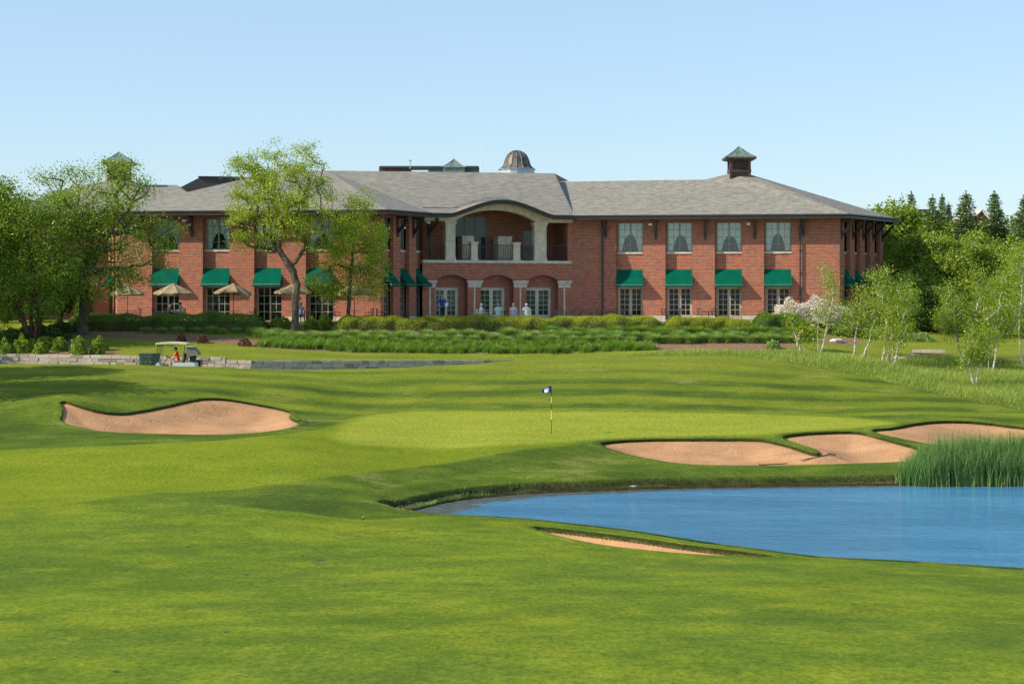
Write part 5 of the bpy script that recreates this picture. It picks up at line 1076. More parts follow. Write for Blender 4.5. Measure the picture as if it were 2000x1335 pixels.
# ---------------------------------------------------------------- stone wall, utility boxes, flag, rakes
t = NT("wall_stone"); a = t.n("ShaderNodeAttribute", attribute_name="tone").outputs["Fac"]; n1 = t.noise(t.co(), 3., 5, .7)
c = t.ramp(a, [(0, (.20,.17,.14)), (.3, (.36,.29,.22)), (.5, (.44,.38,.31)), (.8, (.52,.46,.38)), (1, (.50,.33,.20))]); c = t.mix(t.val(n1, .35, .7, 0., .4), c, t.mix(1., c, (.6,.6,.62,1), 'MULTIPLY')); n2 = t.noise(t.co(), 14., 4, .7); t.bump(n2, .6, .015); M["wall_stone"] = t.set(c, .9, spec=.1)
def stone_wall(path, top_f, bot_f, label, name="stone_wall", courses=3, seed=1, ch=.20):
    """dry laid blocks: path [(X,Y)], every block a little different"""
    r2 = random.Random(seed); V = []; F_ = []; T_ = []
    for a, b in zip(path, path[1:]):
        L = math.hypot(b[0]-a[0], b[1]-a[1]); u = np.array([(b[0]-a[0])/L, (b[1]-a[1])/L]); nn = np.array([u[1], -u[0]])
        for c_ in range(courses):
            s = -r2.random()*.3
            while s < L:
                l = r2.uniform(.30, .85); s1 = min(s+l, L); mid = (max(s, 0)+s1)/2
                x, y = a[0]+u[0]*mid, a[1]+u[1]*mid; top = top_f(x, y)-c_*ch; z1 = top-r2.uniform(.0, .012); z0 = top-ch+.004; 
                if z1 < bot_f(x, y): s += l+.006; continue
                out = r2.uniform(-.03, .03)+.015*c_; tn = r2.choice([.2,.4,.5,.6,.7,.8,.55,.65,.97 if r2.random() < .3 else .6]); g0 = len(V)
                for (tt, dd, zz) in [(max(s, 0)+.008, out, z0), (s1-.008, out, z0), (s1-.008, -.34, z0), (max(s, 0)+.008, -.34, z0), (max(s, 0)+.010, out-.004, z1), (s1-.010, out-.004, z1), (s1-.010, -.33, z1), (max(s, 0)+.010, -.33, z1)]:
                    V.append((a[0]+u[0]*tt+nn[0]*dd+r2.uniform(-.006,.006), a[1]+u[1]*tt+nn[1]*dd+r2.uniform(-.006,.006), zz+r2.uniform(-.006,.006))); T_.append(tn)
                F_ += [tuple(g0+k for k in q) for q in ((0,1,5,4),(1,2,6,5),(2,3,7,6),(3,0,4,7),(4,5,6,7))]; s += l+.006
    o = mesh_np(name, V, F_, "wall_stone", None, T_); return tag(o, label, "stone wall")
def wtop(x, y): 
    p = x/y*FOC+CX; return float(np.interp(p, [-400, 0, 270, 300, 385, 387, 405, 406, 440, 445, 1000, 1095], [6.38, 6.40, 6.32, 6.30, 6.22, 6.24, 6.26, 6.28, 6.27, 6.09, 5.91, 5.93]))
stone_wall([(-45.,110.),(-30.,109.),(-17.1,106.9)], wtop, lambda x, y: 5.15, "sunlit pale dry stone wall holding the mulch bed at the left", courses=6, seed=3)
stone_wall([(-17.1,106.9),(-15.5,106.6),(2.9,113.0)], wtop, lambda x, y: 5.05, "long grey dry stone wall in shade below the lawn", courses=6, seed=4)
stone_wall([(XP(1679,109.3),109.3),(XP(1752,109.6),109.6)], lambda x, y: ZP(703.5, 109.4), lambda x, y: ZP(711, 109.4), "low strip of stone edging behind the birch stems", courses=1, seed=5)
stone_wall([(XP(1782,114.),114.),(XP(1846,113.6),113.6)], lambda x, y: ZP(683, 114.)+.03, lambda x, y: 5.9, "low stone edging below the mulch near the wood", courses=1, seed=6)
for i, (px, py, Y, s, lab) in enumerate([(1758,702,109.,.42,"pale boulder at the end of the low stone edging"),(1775,695,110.,.40,"boulder second up the step of stones beside the birches"),(1784,690,111.,.38,"small boulder highest in the step of stones"),(1634,652,117.,.34,"pale rock in the mulch below the blossoming shrubs"),(918,991,65.9,.26,"flat rock on the muddy shore of the pond"),(1236,938+10,69.9,.12,"small dark stone on the shore below the bunkers")]):
    r2 = random.Random(200+i); X_ = XP(px, Y); z = gz(X_, Y); V = []; F_ = []; m = MB(); n_ = 7; rg = []
    for j, (rr, h) in enumerate([(.8,-.1),(1.,.2),(.92,.5),(.6,.75),(.05,.8)]):
        rg.append([(X_+math.cos(k*6.283/n_)*rr*s*1.5*r2.uniform(.85,1.1), Y+math.sin(k*6.283/n_)*rr*s*r2.uniform(.85,1.1), z+h*s*.9*(.5 if i > 3 else 1)+r2.uniform(-.03,.03)*s) for k in range(n_)])
    for A_, B_ in zip(rg, rg[1:]):
        for k in range(n_): m.face([A_[k], A_[(k+1) % n_], B_[(k+1) % n_], B_[k]])
    o = m.build("rock", "wall_stone_plain" if False else "limestone", smooth=False, merge=True); tag(o, lab, "rock")
simple("box_green", (.035,.095,.075,1), .45); simple("box_dark", (.010,.030,.024,1), .5)
def utility_box(px0, px1, py_top, Y, dp, h, label, rz=R(8), name="utility_box"):
    x0, x1 = XP(px0, Y), XP(px1, Y); w_ = x1-x0; z1 = ZP(py_top, Y); c_ = Vector(((x0+x1)/2, Y+dp/2, z1-h)); root = empty(name, c_, label, "utility box")
    m = MB(); m.box(c_+Vector((0,0,h/2-.02)), (w_, dp, h), rz); b = m.build("cabinet", "box_green", root)
    m = MB(); m.box(c_+Vector((0,0,h)), (w_+.10, dp+.10, .06), rz); m.build("lid", "box_green", root)
    q = Matrix.Rotation(rz, 3, 'Z'); m = MB(); m.box(c_+q @ Vector((.03, -dp/2-.012, h*.46)), (w_*.80, .03, h*.78), rz); d = m.build("door", "box_dark", root)
    for sx in (-.36, 0, .36): m = MB(); m.box(c_+q @ Vector((.03+w_*sx, -dp/2-.04, h*.5)), (.06, .04, .05), rz); m.build("latch", "silver", d)
    return root, c_, q
utility_box(274, 303, 691, 106.1, .95, .95, "large green electrical cabinet in front of the stone wall, left of the cart", R(-14))
rt, c_, q = utility_box(373, 391, 703.5, 105.2, .5, .75, "small dark green utility box right of the golf cart", 0)
m = MB(); m.box(c_+Vector((.0, -.27, .60)), (.13, .02, .13)); m.build("notice_plate", "white_paint", rt)
# flagstick
fx, fy = cast(1077, 845, ground_h); fz = gz(fx, fy); root = empty("golf_flag", (fx, fy, fz), "blue golf flag with a white patch on a striped pole in the green", "golf flag")
zt_ = ZP(752.5, fy)
bands_ = [(0, .60, "black_iron"), (.60, 1.02, "stick_yellow"), (1.02, 1.34, "black_iron"), (1.34, 1.62, "stick_yellow"), (1.62, 2.13, "slate_blue")]
simple("stick_yellow", (.75,.74,.45,1), .4); simple("flag_blue", (.020,.075,.42,1), .7, var=.1)
for a, b, m_ in bands_: m = MB(); m.bar((fx, fy, fz+a), (fx, fy, min(fz+b, zt_)), .014, n=8); m.build("pole", m_, root)
m = MB(); m.lathe((fx, fy, fz+.004), [(.0,.0),(.054,.0),(.054,.012)], 16); m.build("cup", "black_iron", root)
def flag_pt(u, v):   # u along the cloth away from the pole, v down
    return Vector((fx-.012-.40*u, fy-.05*math.sin(u*5)+.03*math.sin(u*9+v*2), zt_-.02-.30*v*(1-.35*u)-.13*u+.02*math.sin(u*7)))
m = MB(); n_ = 12
for i in range(n_):
    for j in range(6): m.face([flag_pt(i/n_, j/6), flag_pt((i+1)/n_, j/6), flag_pt((i+1)/n_, (j+1)/6), flag_pt(i/n_, (j+1)/6)])
fo = m.build("flag_cloth", "flag_blue", root, smooth=True)
m = MB()
for i in range(6):
    for j in range(4):
        f = lambda a, b: flag_pt(.24+.50*a/6, .20+.62*b/4)+Vector((0,-.006,0)); m.face([f(i,j), f(i+1,j), f(i+1,j+1), f(i,j+1)])
m.build("patch", "white_paint", fo)
m = MB()
pts_ = [flag_pt(.34+.28*k/6, .50+.14*math.sin(k*1.1)-.02*k)+Vector((0,-.012,0)) for k in range(7)]; m.tube(pts_, .008, 4); m.build("emblem", "slate_blue", fo)
# bunker rakes
def rake(p0, p1, label):
    """p0 the head, p1 the handle's end, both on the ground"""
    a = Vector((*p0, 0)); b = Vector((*p1, 0))
    for v in (a, b):
        v.z = max(gz(v.x, v.y), max([float(sand_h(q_, np.array([v.x]), np.array([v.y]), poly_sd(q_['poly'], np.array([v.x]), np.array([v.y])))[0]) for q_ in BUNK.values() if float(poly_sd(q_['poly'], np.array([v.x]), np.array([v.y]))[0]) < 0] or [-9]))+.05
    root = empty("bunker_rake", a, label, "rake", "bunker rakes"); m = MB(); m.bar(a, b, .022, n=6); m.build("handle", "black_iron", root)
    d = (b-a).normalized(); s = Vector((-d.y, d.x, 0)); m = MB(); m.bar(a-s*.32, a+s*.32, .022, n=6)
    for k in range(11): p = a+s*(-.3+.06*k); m.bar(p, p+Vector((0,0,-.07))-d*.05, .008, n=4)
    m.build("rake_head", "black_iron", root)
rake(cast(1624, 883), cast(1566, 890), "dark rake lying on the sand in the middle of the large right bunker")
rake(cast(1486, 914.5), cast(1538, 915.5), "dark rake lying on the front edge of the large right bunker")
rake(cast(590, 822.5), cast(612, 825), "dark rake at the right tip of the left bunker")
bx, by = cast(216, 843.5); m = MB(); m.lathe((bx, by, gz(bx, by)+.02), [(.001,-.04),(.035,-.02),(.043,0),(.035,.03),(.001,.043)], 10); o = m.build("marker_ball", "white_paint"); tag(o, "small white ball at the front edge of the left bunker", "ball")
bx, by = cast(709, 1014.5); z = gz(bx, by); root = empty("sprinkler_head", (bx, by, z), "tiny dark sprinkler head standing in the swale short of the pond", "sprinkler"); m = MB(); m.lathe((bx, by, z-.02), [(.035,0),(.035,.05),(.02,.08),(.001,.085)], 8); m.build("riser", "black_iron", root); m = MB(); m.lathe((bx, by, z+.07), [(.012,0),(.016,.02),(.001,.03)], 8); m.build("cap", "white_paint", root)
# divots and worn tufts: small real hollows of darker thatch, low in the turf
for i, (px, py) in enumerate([(367,1068),(564,1095),(625,1094),(658,1085),(713,1096),(480,1122),(672,1145),(442,1234),(225,1312),(371,1022),(46,968)]):
    x, y = cast(px, py); q = random.Random(i); m = MB(); n_ = 9; z = gz(x, y)+.012; rr = q.uniform(.03, .055); m.face([(x+math.cos(k*.698)*rr*1.9*q.uniform(.6,1.2), y+math.sin(k*.698)*rr*q.uniform(.7,1.2), z+q.uniform(0,.01)) for k in range(n_)]); o = m.build("divot", "bronze"); tag(o, kind="structure")
# ---------------------------------------------------------------- golf cart
simple("cart_body", (.62,.66,.72,1), .3, var=.04, spec=.6); simple("cart_roof", (.68,.62,.45,1), .45, var=.05); simple("grey_cloth", (.20,.19,.15,1), .9); simple("tyre", (.02,.02,.02,1), .85); simple("black_vinyl", (.02,.02,.022,1), .45); simple("seat_tan", (.20,.18,.14,1), .6)
CY = 104.2; cx0 = XP(309, CY); gzc = gz(cx0+.9, CY)
cart = empty("golf_cart", (cx0+1., CY, gzc), "white golf cart with a cream roof driving left in front of the stone wall", "golf cart")
cg_ = lambda x, y, z: Vector((cx0+x, CY+y, gzc+z))
def prof_prism(pts, y0, y1, name, mat, parent=cart): m = MB(); m.prism([cg_(x, y0, z) for x, z in pts], Vector((0, y1-y0, 0))); return m.build(name, mat, parent)
for y0, y1 in ((-.56, .56),):
    prof_prism([(-.08,.34),(-.06,.52),(.02,.66),(.10,.68),(.18,.54),(.32,.34),(.30,.26),(-.03,.26)], -.52, .52, "cowl", "cart_body")
    prof_prism([(.30,.26),(.32,.33),(.95,.33),(.98,.26)], -.56, .56, "floor", "black_vinyl")
    prof_prism([(.95,.28),(.96,.62),(1.02,.66),(1.52,.66),(1.95,.70),(2.20,.66),(2.24,.44),(2.15,.30)], -.57, .57, "body", "cart_body")
prof_prism([(1.00,.665),(1.00,.78),(1.50,.76),(1.50,.665)], -.5, .5, "seat", "seat_tan"); prof_prism([(1.44,.78),(1.54,1.20),(1.62,1.20),(1.54,.765)], -.5, .5, "seat_back", "seat_tan")
m = MB()
for j in range(8):
    f0, f1 = j/8, (j+1)/8; x0, x1 = -.05+1.78*f0, -.05+1.78*f1; h = lambda f: 1.80+.05*math.sin(math.pi*f)
    m.face([cg_(x0,-.60,h(f0)), cg_(x1,-.60,h(f1)), cg_(x1,.60,h(f1)), cg_(x0,.60,h(f0))]); m.face([cg_(x0,-.60,h(f0)-.10), cg_(x0,.60,h(f0)-.10), cg_(x1,.60,h(f1)-.10), cg_(x1,-.60,h(f1)-.10)])
    for y in (-.60, .60): m.face([cg_(x0,y,h(f0)-.10), cg_(x1,y,h(f1)-.10), cg_(x1,y,h(f1)), cg_(x0,y,h(f0))])
for x, f in ((-.05, 0), (1.73, 1)): m.face([cg_(x,-.60,1.70), cg_(x,.60,1.70), cg_(x,.60,1.80), cg_(x,-.60,1.80)])
m.build("roof", "cart_roof", cart, merge=True)
for y in (-.50, .50):
    m = MB(); m.tube([cg_(.04,y,.60), cg_(.0,y,1.0), cg_(.10,y,1.72)], .022); m.tube([cg_(.10,y,.70), cg_(.20,y,1.72)], .014); m.build("front_post", "black_iron", cart)
    m = MB(); m.tube([cg_(1.62,y,.66), cg_(1.58,y,1.2), cg_(1.66,y,1.72)], .022); m.build("rear_post", "black_iron", cart)
m = MB(); m.bar(cg_(.28,-.25,.45), cg_(.62,-.25,.98), .022); 
st_c = cg_(.62,-.25,.98); q_ = Vector((.5,0,.85)).to_track_quat('Z','Y'); rr = [st_c+q_ @ Vector((math.cos(k*.5236)*.17, math.sin(k*.5236)*.17, 0)) for k in range(13)]
m.tube(rr, .014); m.bar(rr[0], rr[6], .012); m.bar(rr[3], rr[9], .012); m.build("steering_wheel", "black_iron", cart)
for x in (.18, 1.82):
    for y in (-.50, .50):
        m = MB(); c_ = cg_(x, y, .23); 
        for r_, w2, nm, mt in ((.23, .19, "tyre", "tyre"), (.13, .20, "rim", "cart_body")):
            m = MB(); m.bar(c_+Vector((0,-w2/2,0)), c_+Vector((0,w2/2,0)), r_, n=20)
            if nm == "tyre": wo = m.build("wheel", mt, cart)
            else: m.build("rim", mt, wo)
m = MB(); m.prism([cg_(x, -.5, z) for x, z in ((1.72,1.62),(2.12,1.56),(2.42,1.16),(2.40,1.10),(2.05,1.05),(1.74,.98))], Vector((0, 1.0, 0))); m.build("bag_cover", "grey_cloth", cart)
m = MB(); m.bar(cg_(1.70,-.55,1.60), cg_(2.10,-.55,1.58), .03); m.bar(cg_(1.70,.55,1.60), cg_(2.10,.55,1.58), .03); m.bar(cg_(2.10,-.55,1.58), cg_(2.10,.55,1.58), .03); m.build("cover_frame", "cart_roof", cart)
m = MB(); m.box(cg_(2.02, 0, .74), (.34, .9, .05)); m.build("bag_rack", "black_iron", cart)
for i, (y, lab) in enumerate(((-.27, "dark golf bag strapped behind the near side of the cart seat"), (.25, "dark golf bag strapped behind the far side of the cart seat"))):
    b_ = empty("golf_bag", cg_(2.0, y, .77), lab, "golf bag"); m = MB(); m.bar(cg_(2.02,y,.77), cg_(1.92,y,1.42), .13, .15, 12); m.build("bag", "black_vinyl", b_)
    m = MB(); m.bar(cg_(2.14,y-.02,.86), cg_(2.10,y-.02,1.12), .07, .06, 8); m.build("pocket", "black_vinyl", b_)
    for k in range(4): m = MB(); e = cg_(1.90+.05*math.cos(k*1.6), y+.06*math.sin(k*1.6), 1.50+.02*k); m.bar(cg_(1.93,y,1.3), e, .008, n=5); m.box(e, (.09,.05,.05)); m.build("golf_club", "silver", b_)
# ---------------------------------------------------------------- people
simple("skin", (.46,.25,.17,1), .6, var=.06); simple("skin_light", (.60,.36,.27,1), .6, var=.06); simple("hair_grey", (.35,.33,.30,1), .8); simple("hair_white", (.75,.73,.70,1), .8, var=.05); simple("hair_brown", (.10,.06,.035,1), .8); simple("hair_blond", (.45,.34,.20,1), .8)
for k, c_ in dict(blue_shirt=(.010,.045,.33,1), navy=(.015,.018,.03,1), black_cloth=(.010,.010,.011,1), white_shirt=(.78,.78,.80,1), pale_green_shirt=(.48,.60,.52,1), lilac_shirt=(.45,.45,.58,1), orange_shirt=(.85,.085,.012,1), khaki=(.48,.44,.35,1), pale_blue_shirt=(.36,.50,.72,1), teal_stripe=(.30,.50,.52,1), shoe=(.03,.025,.02,1)).items(): simple(k, c_, .85, var=.08)
def skin_mesh(name, V, E, Rr, mat, parent, sub=1):
    me = bpy.data.meshes.new(name); me.from_pydata([tuple(v) for v in V], E, []); me.update(); o = bpy.data.objects.new(name, me); col.objects.link(o)
    sk = o.modifiers.new("skin", 'SKIN'); sk.use_smooth_shade = True; sk.branch_smoothing = .4
    for i, r_ in enumerate(Rr):
        d = me.skin_vertices[0].data[i]; d.radius = r_ if isinstance(r_, tuple) else (r_, r_); d.use_root = (i == 0)
    sb = o.modifiers.new("sub", 'SUBSURF'); sb.levels = sub; sb.render_levels = sub
    me.materials.append(M[mat]); o.parent = parent; o.matrix_parent_inverse = parent_world(parent).inverted(); return o
def person(loc, rz, pose, label, top, legs, hair, skin="skin", group=None, sit=False, arms=((.10,.25),(.10,.25)), cap=None, short_legs=False, hold=None, lean=0., s=1.):
    """pose 'stand' or 'sit'; arms: ((forward, up) of each hand from the elbow)"""
    s *= 1.04; Mx = Matrix.Translation(Vector(loc)) @ Matrix.Rotation(rz, 4, 'Z') @ Matrix.Scale(s, 4); W = lambda x, y, z: Mx @ Vector((x, y, z))
    root = empty("person", loc, label, "person", group)
    hip = .93 if not sit else .48; yl = lambda z: -lean*(z-hip)                 # facing is -Y, lean forward
    sh = hip+.50; neck = hip+.545; hd = hip+.665
    V = []; E = []; Rr = []
    def add(p, r_, par=None): V.append(W(*p)); Rr.append(tuple(q*s for q in r_) if isinstance(r_, tuple) else r_*s); (E.append((par, len(V)-1)) if par is not None else None); return len(V)-1
    pel = add((0, 0, hip), (.15,.11)); wa = add((0, yl(hip+.2), hip+.2), (.135,.10), pel); ch = add((0, yl(sh-.12), sh-.12), (.165,.115), wa); ub = add((0, yl(sh), sh-.01), (.11,.09), ch)
    nk = add((0, yl(neck), neck+.02), .055, ub); h0 = add((0, yl(hd)-.01, hd-.06), (.068,.078), nk); h1 = add((0, yl(hd)-.015, hd+.03), (.078,.095), h0); h2 = add((0, yl(hd)-.005, hd+.10), (.062,.078), h1)
    J = {}
    for i, sx in enumerate((-1, 1)):
        f, u = arms[i]; s0 = add((sx*.185, yl(sh)+.01, sh-.03), .055, ub); e_ = (sx*.25, yl(sh)-f*.35, sh-.30+max(0, u)*.1); el = add(e_, .042, s0)
        w_ = (sx*(.25-.10*(f > .2)), e_[1]-f, e_[2]-.24+u); wr = add(w_, .028, el); dv = (Vector(w_)-Vector(e_)).normalized(); hp = Vector(w_)+dv*.05; ha = add(tuple(hp), (.034,.018), wr); J[i] = (Vector(w_), hp, dv, sx, e_)
        side = dv.cross(Vector((0,0,1))); side = side.normalized() if side.length > .1 else Vector((0,1,0)); dn = side.cross(dv)
        for k, L in enumerate((.062,.072,.068,.052)):
            a0 = hp+dv*.035+side*(-.027+.018*k); b1 = a0+dv*L*.5-dn*.006; b2 = b1+dv*L*.42-dn*.02; i1 = add(tuple(a0), .009, ha); i2 = add(tuple(b1), .008, i1); add(tuple(b2), .007, i2)
        th = hp-side*.032; i1 = add(tuple(th), .011, ha); add(tuple(th+dv*.04-side*.014-dn*.01), .009, i1)
        if not sit: k_ = (sx*.10, -.01, hip-.44); an = (sx*.11, .02, .09)
        else: k_ = (sx*.13, -.44, hip+.03); an = (sx*.13, -.47, .09)
        hj = add((sx*.09, 0 if not sit else -.05, hip-.06), .088, pel); kn = add(k_, .06, hj); aj = add(an, .042, kn); fo_ = add((an[0]+sx*.01, an[1]-.12, .04), (.042,.03), aj); J[i+2] = ((sx*.09, 0 if not sit else -.05, hip-.06), k_, an)
    body = skin_mesh("body", V, E, Rr, skin, root, 1)
    # face: nose, eyes, mouth, ears
    fc = lambda x, y, z: W(x, yl(hd)-.012+y, hd+z); m = MB(); m.bar(fc(0,-.088,.035), fc(0,-.108,-.005), .009*s, .016*s, 6); m.build("nose", skin, root)
    for sx in (-1, 1): m = MB(); m.lathe(fc(sx*.030,-.086,.030), [(.001,-.008),(.009,0),(.001,.008)], 8); m.build("eye", "black_cloth", root); m = MB(); m.lathe(fc(sx*.082,0,.0), [(.003,-.03),(.017,0),(.013,.028),(.002,.035)], 8, .5, 1.); m.build("ear", skin, root)
    m = MB(); m.box(fc(0,-.084,-.045), (.045*s,.012*s,.009*s), rz); m.build("mouth", "red_leaf", root)
    # hair or cap over the skull
    hm = MB(); cen = fc(0, .012, .045); n_ = 14; rg = []
    lat = [(-62 if hair[1] == 'long' else -38), -5, 35, 60, 80, 90]
    for la in lat:
        ring = []
        for k in range(n_):
            a = 2*math.pi*k/n_; front = max(0, -math.sin(a)); l2 = la if la > 20 else la+front*(78 if la < -10 else 52)
            v = Vector((math.cos(a)*math.cos(R(l2))*.088, math.sin(a)*math.cos(R(l2))*.104, math.sin(R(l2))*.098)); ring.append(cen+Matrix.Rotation(rz, 3, 'Z') @ (v*s))
        rg.append(ring)
    for A_, B_ in zip(rg, rg[1:]):
        for k in range(n_): hm.face([A_[k], A_[(k+1) % n_], B_[(k+1) % n_], B_[k]])
    hm.build("cap" if cap else "hair", cap or hair[0], root, smooth=True)
    if cap: m = MB(); m.prism([fc(-.07,-.08,.075), fc(.07,-.08,.075), fc(.05,-.17,.06), fc(-.05,-.17,.06)], Vector((0,0,.012))); m.build("peak", cap, root)
    # shirt with sleeves
    V = []; E = []; Rr = []; T0_ = add((0, 0, hip-.09), (.172,.135)); T1_ = add((0, yl(hip+.2), hip+.2), (.155,.125), T0_); T2_ = add((0, yl(sh-.12), sh-.12), (.185,.135), T1_); T3_ = add((0, yl(sh)+.005, sh+.005), (.115,.095), T2_); add((0, yl(neck), neck-.015), .068, T3_)
    for i, sx in enumerate((-1, 1)):
        e_ = J[i][4]; a = add((sx*.19, yl(sh)+.01, sh-.03), .072, T3_); add((sx*.19+(e_[0]-sx*.19)*.75, yl(sh)+(e_[1]-yl(sh))*.75, sh-.03+(e_[2]-sh+.03)*.75), .062, a)
    skin_mesh("shirt", V, E, Rr, top, root, 1)
    V = []; E = []; Rr = []; p0 = add((0, 0, hip+.03), (.162,.125))
    for i in (2, 3):
        h_, k_, an = J[i]; a = add(h_, .105, p0); 
        if short_legs: kk = tuple(h_[q]+(k_[q]-h_[q])*.85 for q in range(3)); add(kk, .085, a)
        else: b = add(k_, .075, a); add((an[0], an[1], an[2]+.03), .06, b)
    skin_mesh("shorts" if short_legs else "trousers", V, E, Rr, legs, root, 1)
    for i in (2, 3): an = J[i][2]; V = []; E = []; Rr = []; a = add((an[0], an[1]+.03, .05), .05); add((an[0], an[1]-.15, .04), (.05,.036), a); skin_mesh("shoe", V, E, Rr, "shoe", root, 1)
    if hold == 'tray':
        m = MB(); w_, hp, dv, sx, e_ = J[1]; c0 = W(*(hp+dv*.06+Vector((0,0,.03)))); 
        tr_ = empty("menu_folder", c0, "pale menu folder held by the waiter in the blue polo shirt", "menu"); m.box(c0+Vector((.03,-.02,.10)), (.22,.03,.28), rz+.4, R(18)); m.build("cover", "white_shirt", tr_)
    return root
py_ = 124.6; person((XP(864, py_), py_, ZT+.03), R(28), 'stand', "man standing in a royal blue polo shirt and dark trousers holding a pale folder", "blue_shirt", "black_cloth", ("hair_grey", 's'), hold='tray', arms=((.06,.0),(.22,.12)), s=1.02)
m = MB()
def chair(loc, rz, label, group, mat="white_paint"):
    Mx = Matrix.Translation(Vector(loc)) @ Matrix.Rotation(rz, 4, 'Z'); W = lambda x, y, z: Mx @ Vector((x, y, z)); root = empty("patio_chair", loc, label, "chair", group)
    m = MB(); m.prism([W(-.24,-.24,.42), W(.24,-.24,.42), W(.22,.22,.42), W(-.22,.22,.42)], Vector((0,0,.03))); m.build("seat", mat, root)
    m = MB(); tp_ = [W(.26*math.sin(a), .22+.10*math.cos(a)-.06, .86+.05*math.cos(a)) for a in np.linspace(-1.35, 1.35, 9)]; m.tube(tp_, .015); bt = [W(.24*math.sin(a), .20+.06*math.cos(a)-.04, .46) for a in np.linspace(-1.35, 1.35, 9)]
    for a, b in zip(tp_[1:-1], bt[1:-1]): m.bar(a, b, .011, n=5)
    m.build("backrest", mat, root)
    for x, y in ((-.22,-.22),(.22,-.22),(-.22,.20),(.22,.20)): m = MB(); m.bar(W(x,y,.43), W(x*1.12,y*1.15,0), .014, n=6); m.build("leg", mat, root)
    for x in (-.26, .26): m = MB(); m.tube([W(x,-.20,.43), W(x,-.22,.64), W(x,.14,.66)], .014, 5); m.build("armrest", mat, root)
    return root
def table(loc, r_, label, group, mat="black_iron"):
    root = empty("patio_table", loc, label, "table", group); m = MB(); m.lathe(Vector(loc)+Vector((0,0,.70)), [(.001,0),(r_,0),(r_+.01,.015),(r_,.03),(.001,.03)], 20); m.build("table_top", mat, root)
    m = MB(); m.lathe(loc, [(.26,0),(.24,.03),(.04,.06),(.03,.35),(.04,.70)], 12); m.build("pedestal", mat, root); return root
Y0 = 122.95; TG = "seated group at the terrace table below the arcade"
tb = (XP(985, 123.6), 123.6, ZT+.03); table(tb, .75, "round table with four people seated around it below the arcade", "tables on the terrace")
for px, Y, face, lab, top_, hair, sk, arm in [(938,123.4,R(75),"man in a white shirt seated at the left of the terrace table, arms out","white_shirt",("hair_white",'s'),"skin_light",((.30,.16),(.30,.2))),
    (973,122.75,R(182),"person in a pale green shirt seated with their back turned, second from the left","pale_green_shirt",("hair_grey",'s'),"skin",((.25,.05),(.2,.05))),
    (1003,122.75,R(185),"blond haired person in a lilac top seated with their back turned","lilac_shirt",("hair_blond",'long'),"skin_light",((.2,.05),(.2,.05))),
    (1029,122.85,R(205),"white haired person in a white shirt at the right of the terrace table","white_shirt",("hair_white",'s'),"skin_light",((.28,.2),(.28,.22)))]:
    X_ = XP(px, Y); z = ZT-.02; person((X_, Y, z), face, 'sit', lab, top_, "khaki", hair, sk, TG, sit=True, arms=arm, lean=.12); chair((X_, Y, z), face, "slatted white chair under "+lab.split(" seated")[0].split(" at the right")[0], "chairs around the terrace table")
# guests under the second umbrella and behind the locust trunk
for px, Y, face, lab, top_, hair, arm, leg in [(330,123.1,R(100),"guest in a navy top leaning over the table under the second parasol","navy",("hair_brown",'s'),((.35,.25),(.35,.22)),"navy"),
    (355,123.3,R(-100),"guest in a white and teal top sitting under the right half of the second parasol","teal_stripe",("hair_brown",'long'),((.25,.3),(.2,.1)),"khaki"),
    (587,122.9,R(170),"person in a pale blue shirt sitting behind the locust trunk","pale_blue_shirt",("hair_grey",'s'),((.25,.05),(.2,.05)),"khaki"),
    (1052,124.0,R(130),"person mostly hidden by the guests, sitting beyond the terrace table","teal_stripe",("hair_brown",'s'),((.3,.1),(.3,.1)),"khaki")][:3]:
    X_ = XP(px, Y); person((X_, Y, ZT+.03), face, 'sit', lab, top_, leg, hair, "skin_light" if px < 500 else "skin", None, sit=True, arms=arm, lean=.15); chair((X_, Y, ZT+.03), face, "dark chair of the "+lab.split(" sitting")[0].split(" leaning")[0], "dark chairs on the terrace", "black_iron")
# cart driver
person(cg_(1.22, -.25, .25), R(-90)+0, 'sit', "driver in an orange shirt, pale shorts and a dark cap steering the golf cart", "orange_shirt", "khaki", ("hair_brown",'s'), "skin_light", None, sit=True, arms=((.30,.10),(.30,.10)), lean=.22, cap="black_cloth", short_legs=True, s=.98)
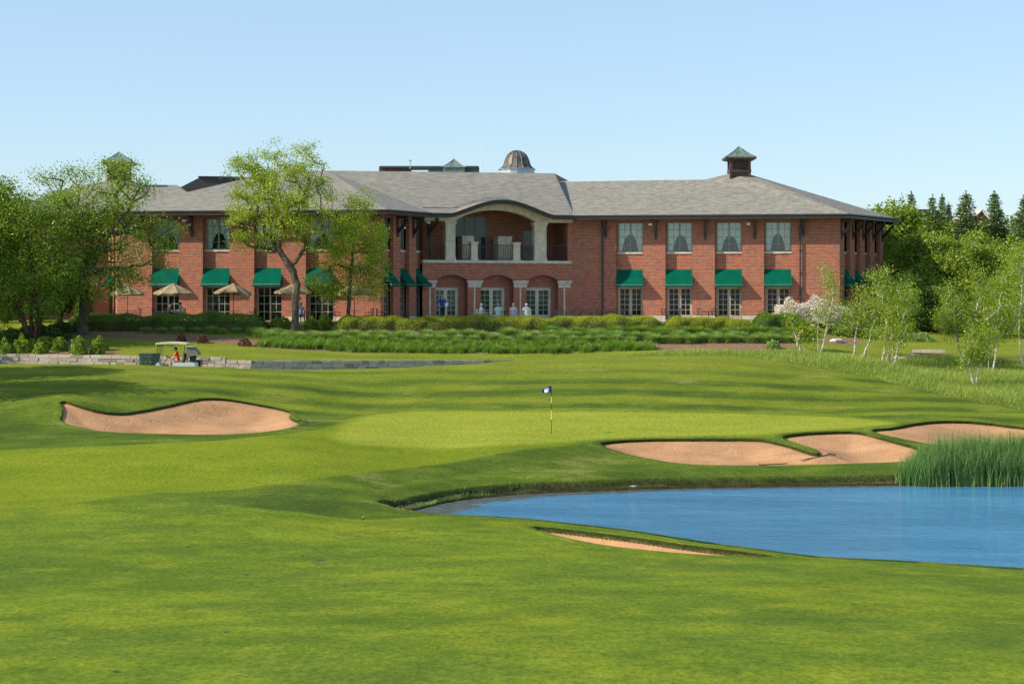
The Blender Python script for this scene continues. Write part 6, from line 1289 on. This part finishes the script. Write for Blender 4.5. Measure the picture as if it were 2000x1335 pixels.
# parasols
PG = "tan parasols on the left terrace"
def parasol(px, py_apex, py_rim, wpx, Y, label, fold=0., tilt=0., seed=1, z0=ZT+.03):
    X_ = XP(px, Y); za, zr = ZP(py_apex, Y), ZP(py_rim, Y); rad_ = wpx/2*Y/FOC; root = empty("patio_parasol", (X_, Y, z0), label, "parasol", PG); r2 = random.Random(seed)
    m = MB(); n_ = 8; Mx = Matrix.Translation((X_, Y, za)) @ Matrix.Rotation(tilt, 4, 'Y'); rg = []
    ks = [Vector((math.cos(2*math.pi*(k+.5)/n_), math.sin(2*math.pi*(k+.5)/n_), 0)) for k in range(n_)]; dz = zr-za
    drop = [fold*r2.uniform(-.25, .6) for _ in range(n_)]
    def pt(k, f, g):   # panel k, f outward, g across
        a = ks[k].lerp(ks[(k+1) % n_], g); d_ = drop[k]*(1-g)+drop[(k+1) % n_]*g; sag = .06*math.sin(math.pi*g)*f
        return Mx @ Vector((a.x*rad_*f*(1-.04*math.sin(math.pi*g)), a.y*rad_*f, dz*(f**1.15)-sag-d_*f*f*.5))
    for k in range(n_):
        for i in range(5):
            for j in range(4): m.face([pt(k,i/5,j/4), pt(k,(i+1)/5,j/4), pt(k,(i+1)/5,(j+1)/4), pt(k,i/5,(j+1)/4)])
        for j in range(4): a, b = pt(k,1,j/4), pt(k,1,(j+1)/4); m.face([a, b, b+Vector((0,0,-.10)), a+Vector((0,0,-.10))])
    cn_ = m.build("canopy", "tan_canvas", root, merge=True)
    m = MB(); m.lathe((X_, Y, za-.06), [(.22,0),(.12,.06),(.01,.10)], 8); m.build("vent_cap", "tan_canvas", cn_)
    m = MB()
    for k in range(n_): m.bar(Mx @ Vector((0,0,-.05)), pt(k,1,0)+Vector((0,0,-.02)), .012, n=4)
    m.build("ribs", "black_iron", cn_); m = MB(); m.bar((X_, Y, z0), (X_, Y, za+.05), .024, n=8); m.build("pole", "black_iron", root)
    m = MB(); m.lathe((X_, Y, z0), [(.28,0),(.28,.05),(.10,.08),(.04,.20)], 14); m.build("base", "black_iron", root)
    table((X_, Y, z0), .55, "round table under the "+label.split(",")[0], "tables under the parasols")
for a in [(249,555,573,66,123.4,"pale parasol farthest left, half hidden by the shade tree",0.,0.,1),(339,554,571,80,123.3,"fully open parasol second from the left, by the first awning",.05,0.,2),(456,554,570,76,123.3,"drooping half folded parasol, third from the left",.75,R(4),3),(572,555,570,76,123.3,"open parasol just left of the locust trunk",.05,0.,4),(692,556,572,84,123.4,"open parasol farthest right, behind the slender tree",.15,0.,5)]: parasol(*a)
k = 0
for px, Y, rz_ in [(428,123.2,1.2),(492,123.4,-1.),(540,123.3,1.),(606,123.5,-1.2),(655,123.3,1.),(722,123.4,-1.),(305,123.2,1.2),(268,123.2,-.9),(742,123.6,2.),(1098,124.2,.6),(1121,124.0,2.6),(1150,124.3,-.5),(1172,124.,1.9),(1198,124.2,-2.),(1222,123.8,.7),(1300,124.,2.2),(1322,124.3,-1.3),(1370,124.1,.9),(1396,124.,2.7),(1440,124.2,-.7),(1090,125.,1.)]:
    X_ = XP(px, Y); lw = px < 800; chair((X_, Y, ZT+.03), rz_, "dark iron chair "+("drawn up among the parasols of the left wing" if lw else "standing loose on the terrace right of the arcade doors"), "iron chairs among the parasols" if lw else "iron chairs right of the arcade", "black_iron")
for px, Y in [(1135,124.1),(1185,124.2),(1311,124.1),(1384,124.1)]: X_ = XP(px, Y); table((X_, Y, ZT+.03), .5, "small round iron table on the terrace right of the arcade doors", "iron tables right of the arcade")
# far gable and chimney beyond the wood
hs = empty("distant_house", (XP(1915,175.), 176., 8.), "brick gable and chimney of a distant house just showing above the wood", "house"); m = MB(); a = P(1899,424,175.); b = P(1931,424,175.); t_ = P(1915,411,175.)
m.face([Vector((a.x,175,8)), Vector((b.x,175,8)), b, t_, a]); m.box(((a.x+b.x)/2, 179.02, (8+a.z)/2), (b.x-a.x, 8, a.z-8)); m.build("wall", "brick", hs); m = MB()
for e in (a, b): m.face([t_+Vector((0,-.4,.1)), t_+Vector((0,8,.1)), e+Vector((0,8,-.1)), e+Vector((0,-.4,-.1))]); m.bar(t_+Vector((0,-.4,.06)), e+Vector((0,-.4,-.12)), .12, n=4)
m.build("roof", "white_paint", hs); m = MB(); c_ = P(1805,412,176.); m.box((c_.x, 176, c_.z-3), (.9,.9,6)); m.box((c_.x, 176, c_.z+.02), (1.1,1.1,.25)); m.build("chimney", "black_iron", hs)
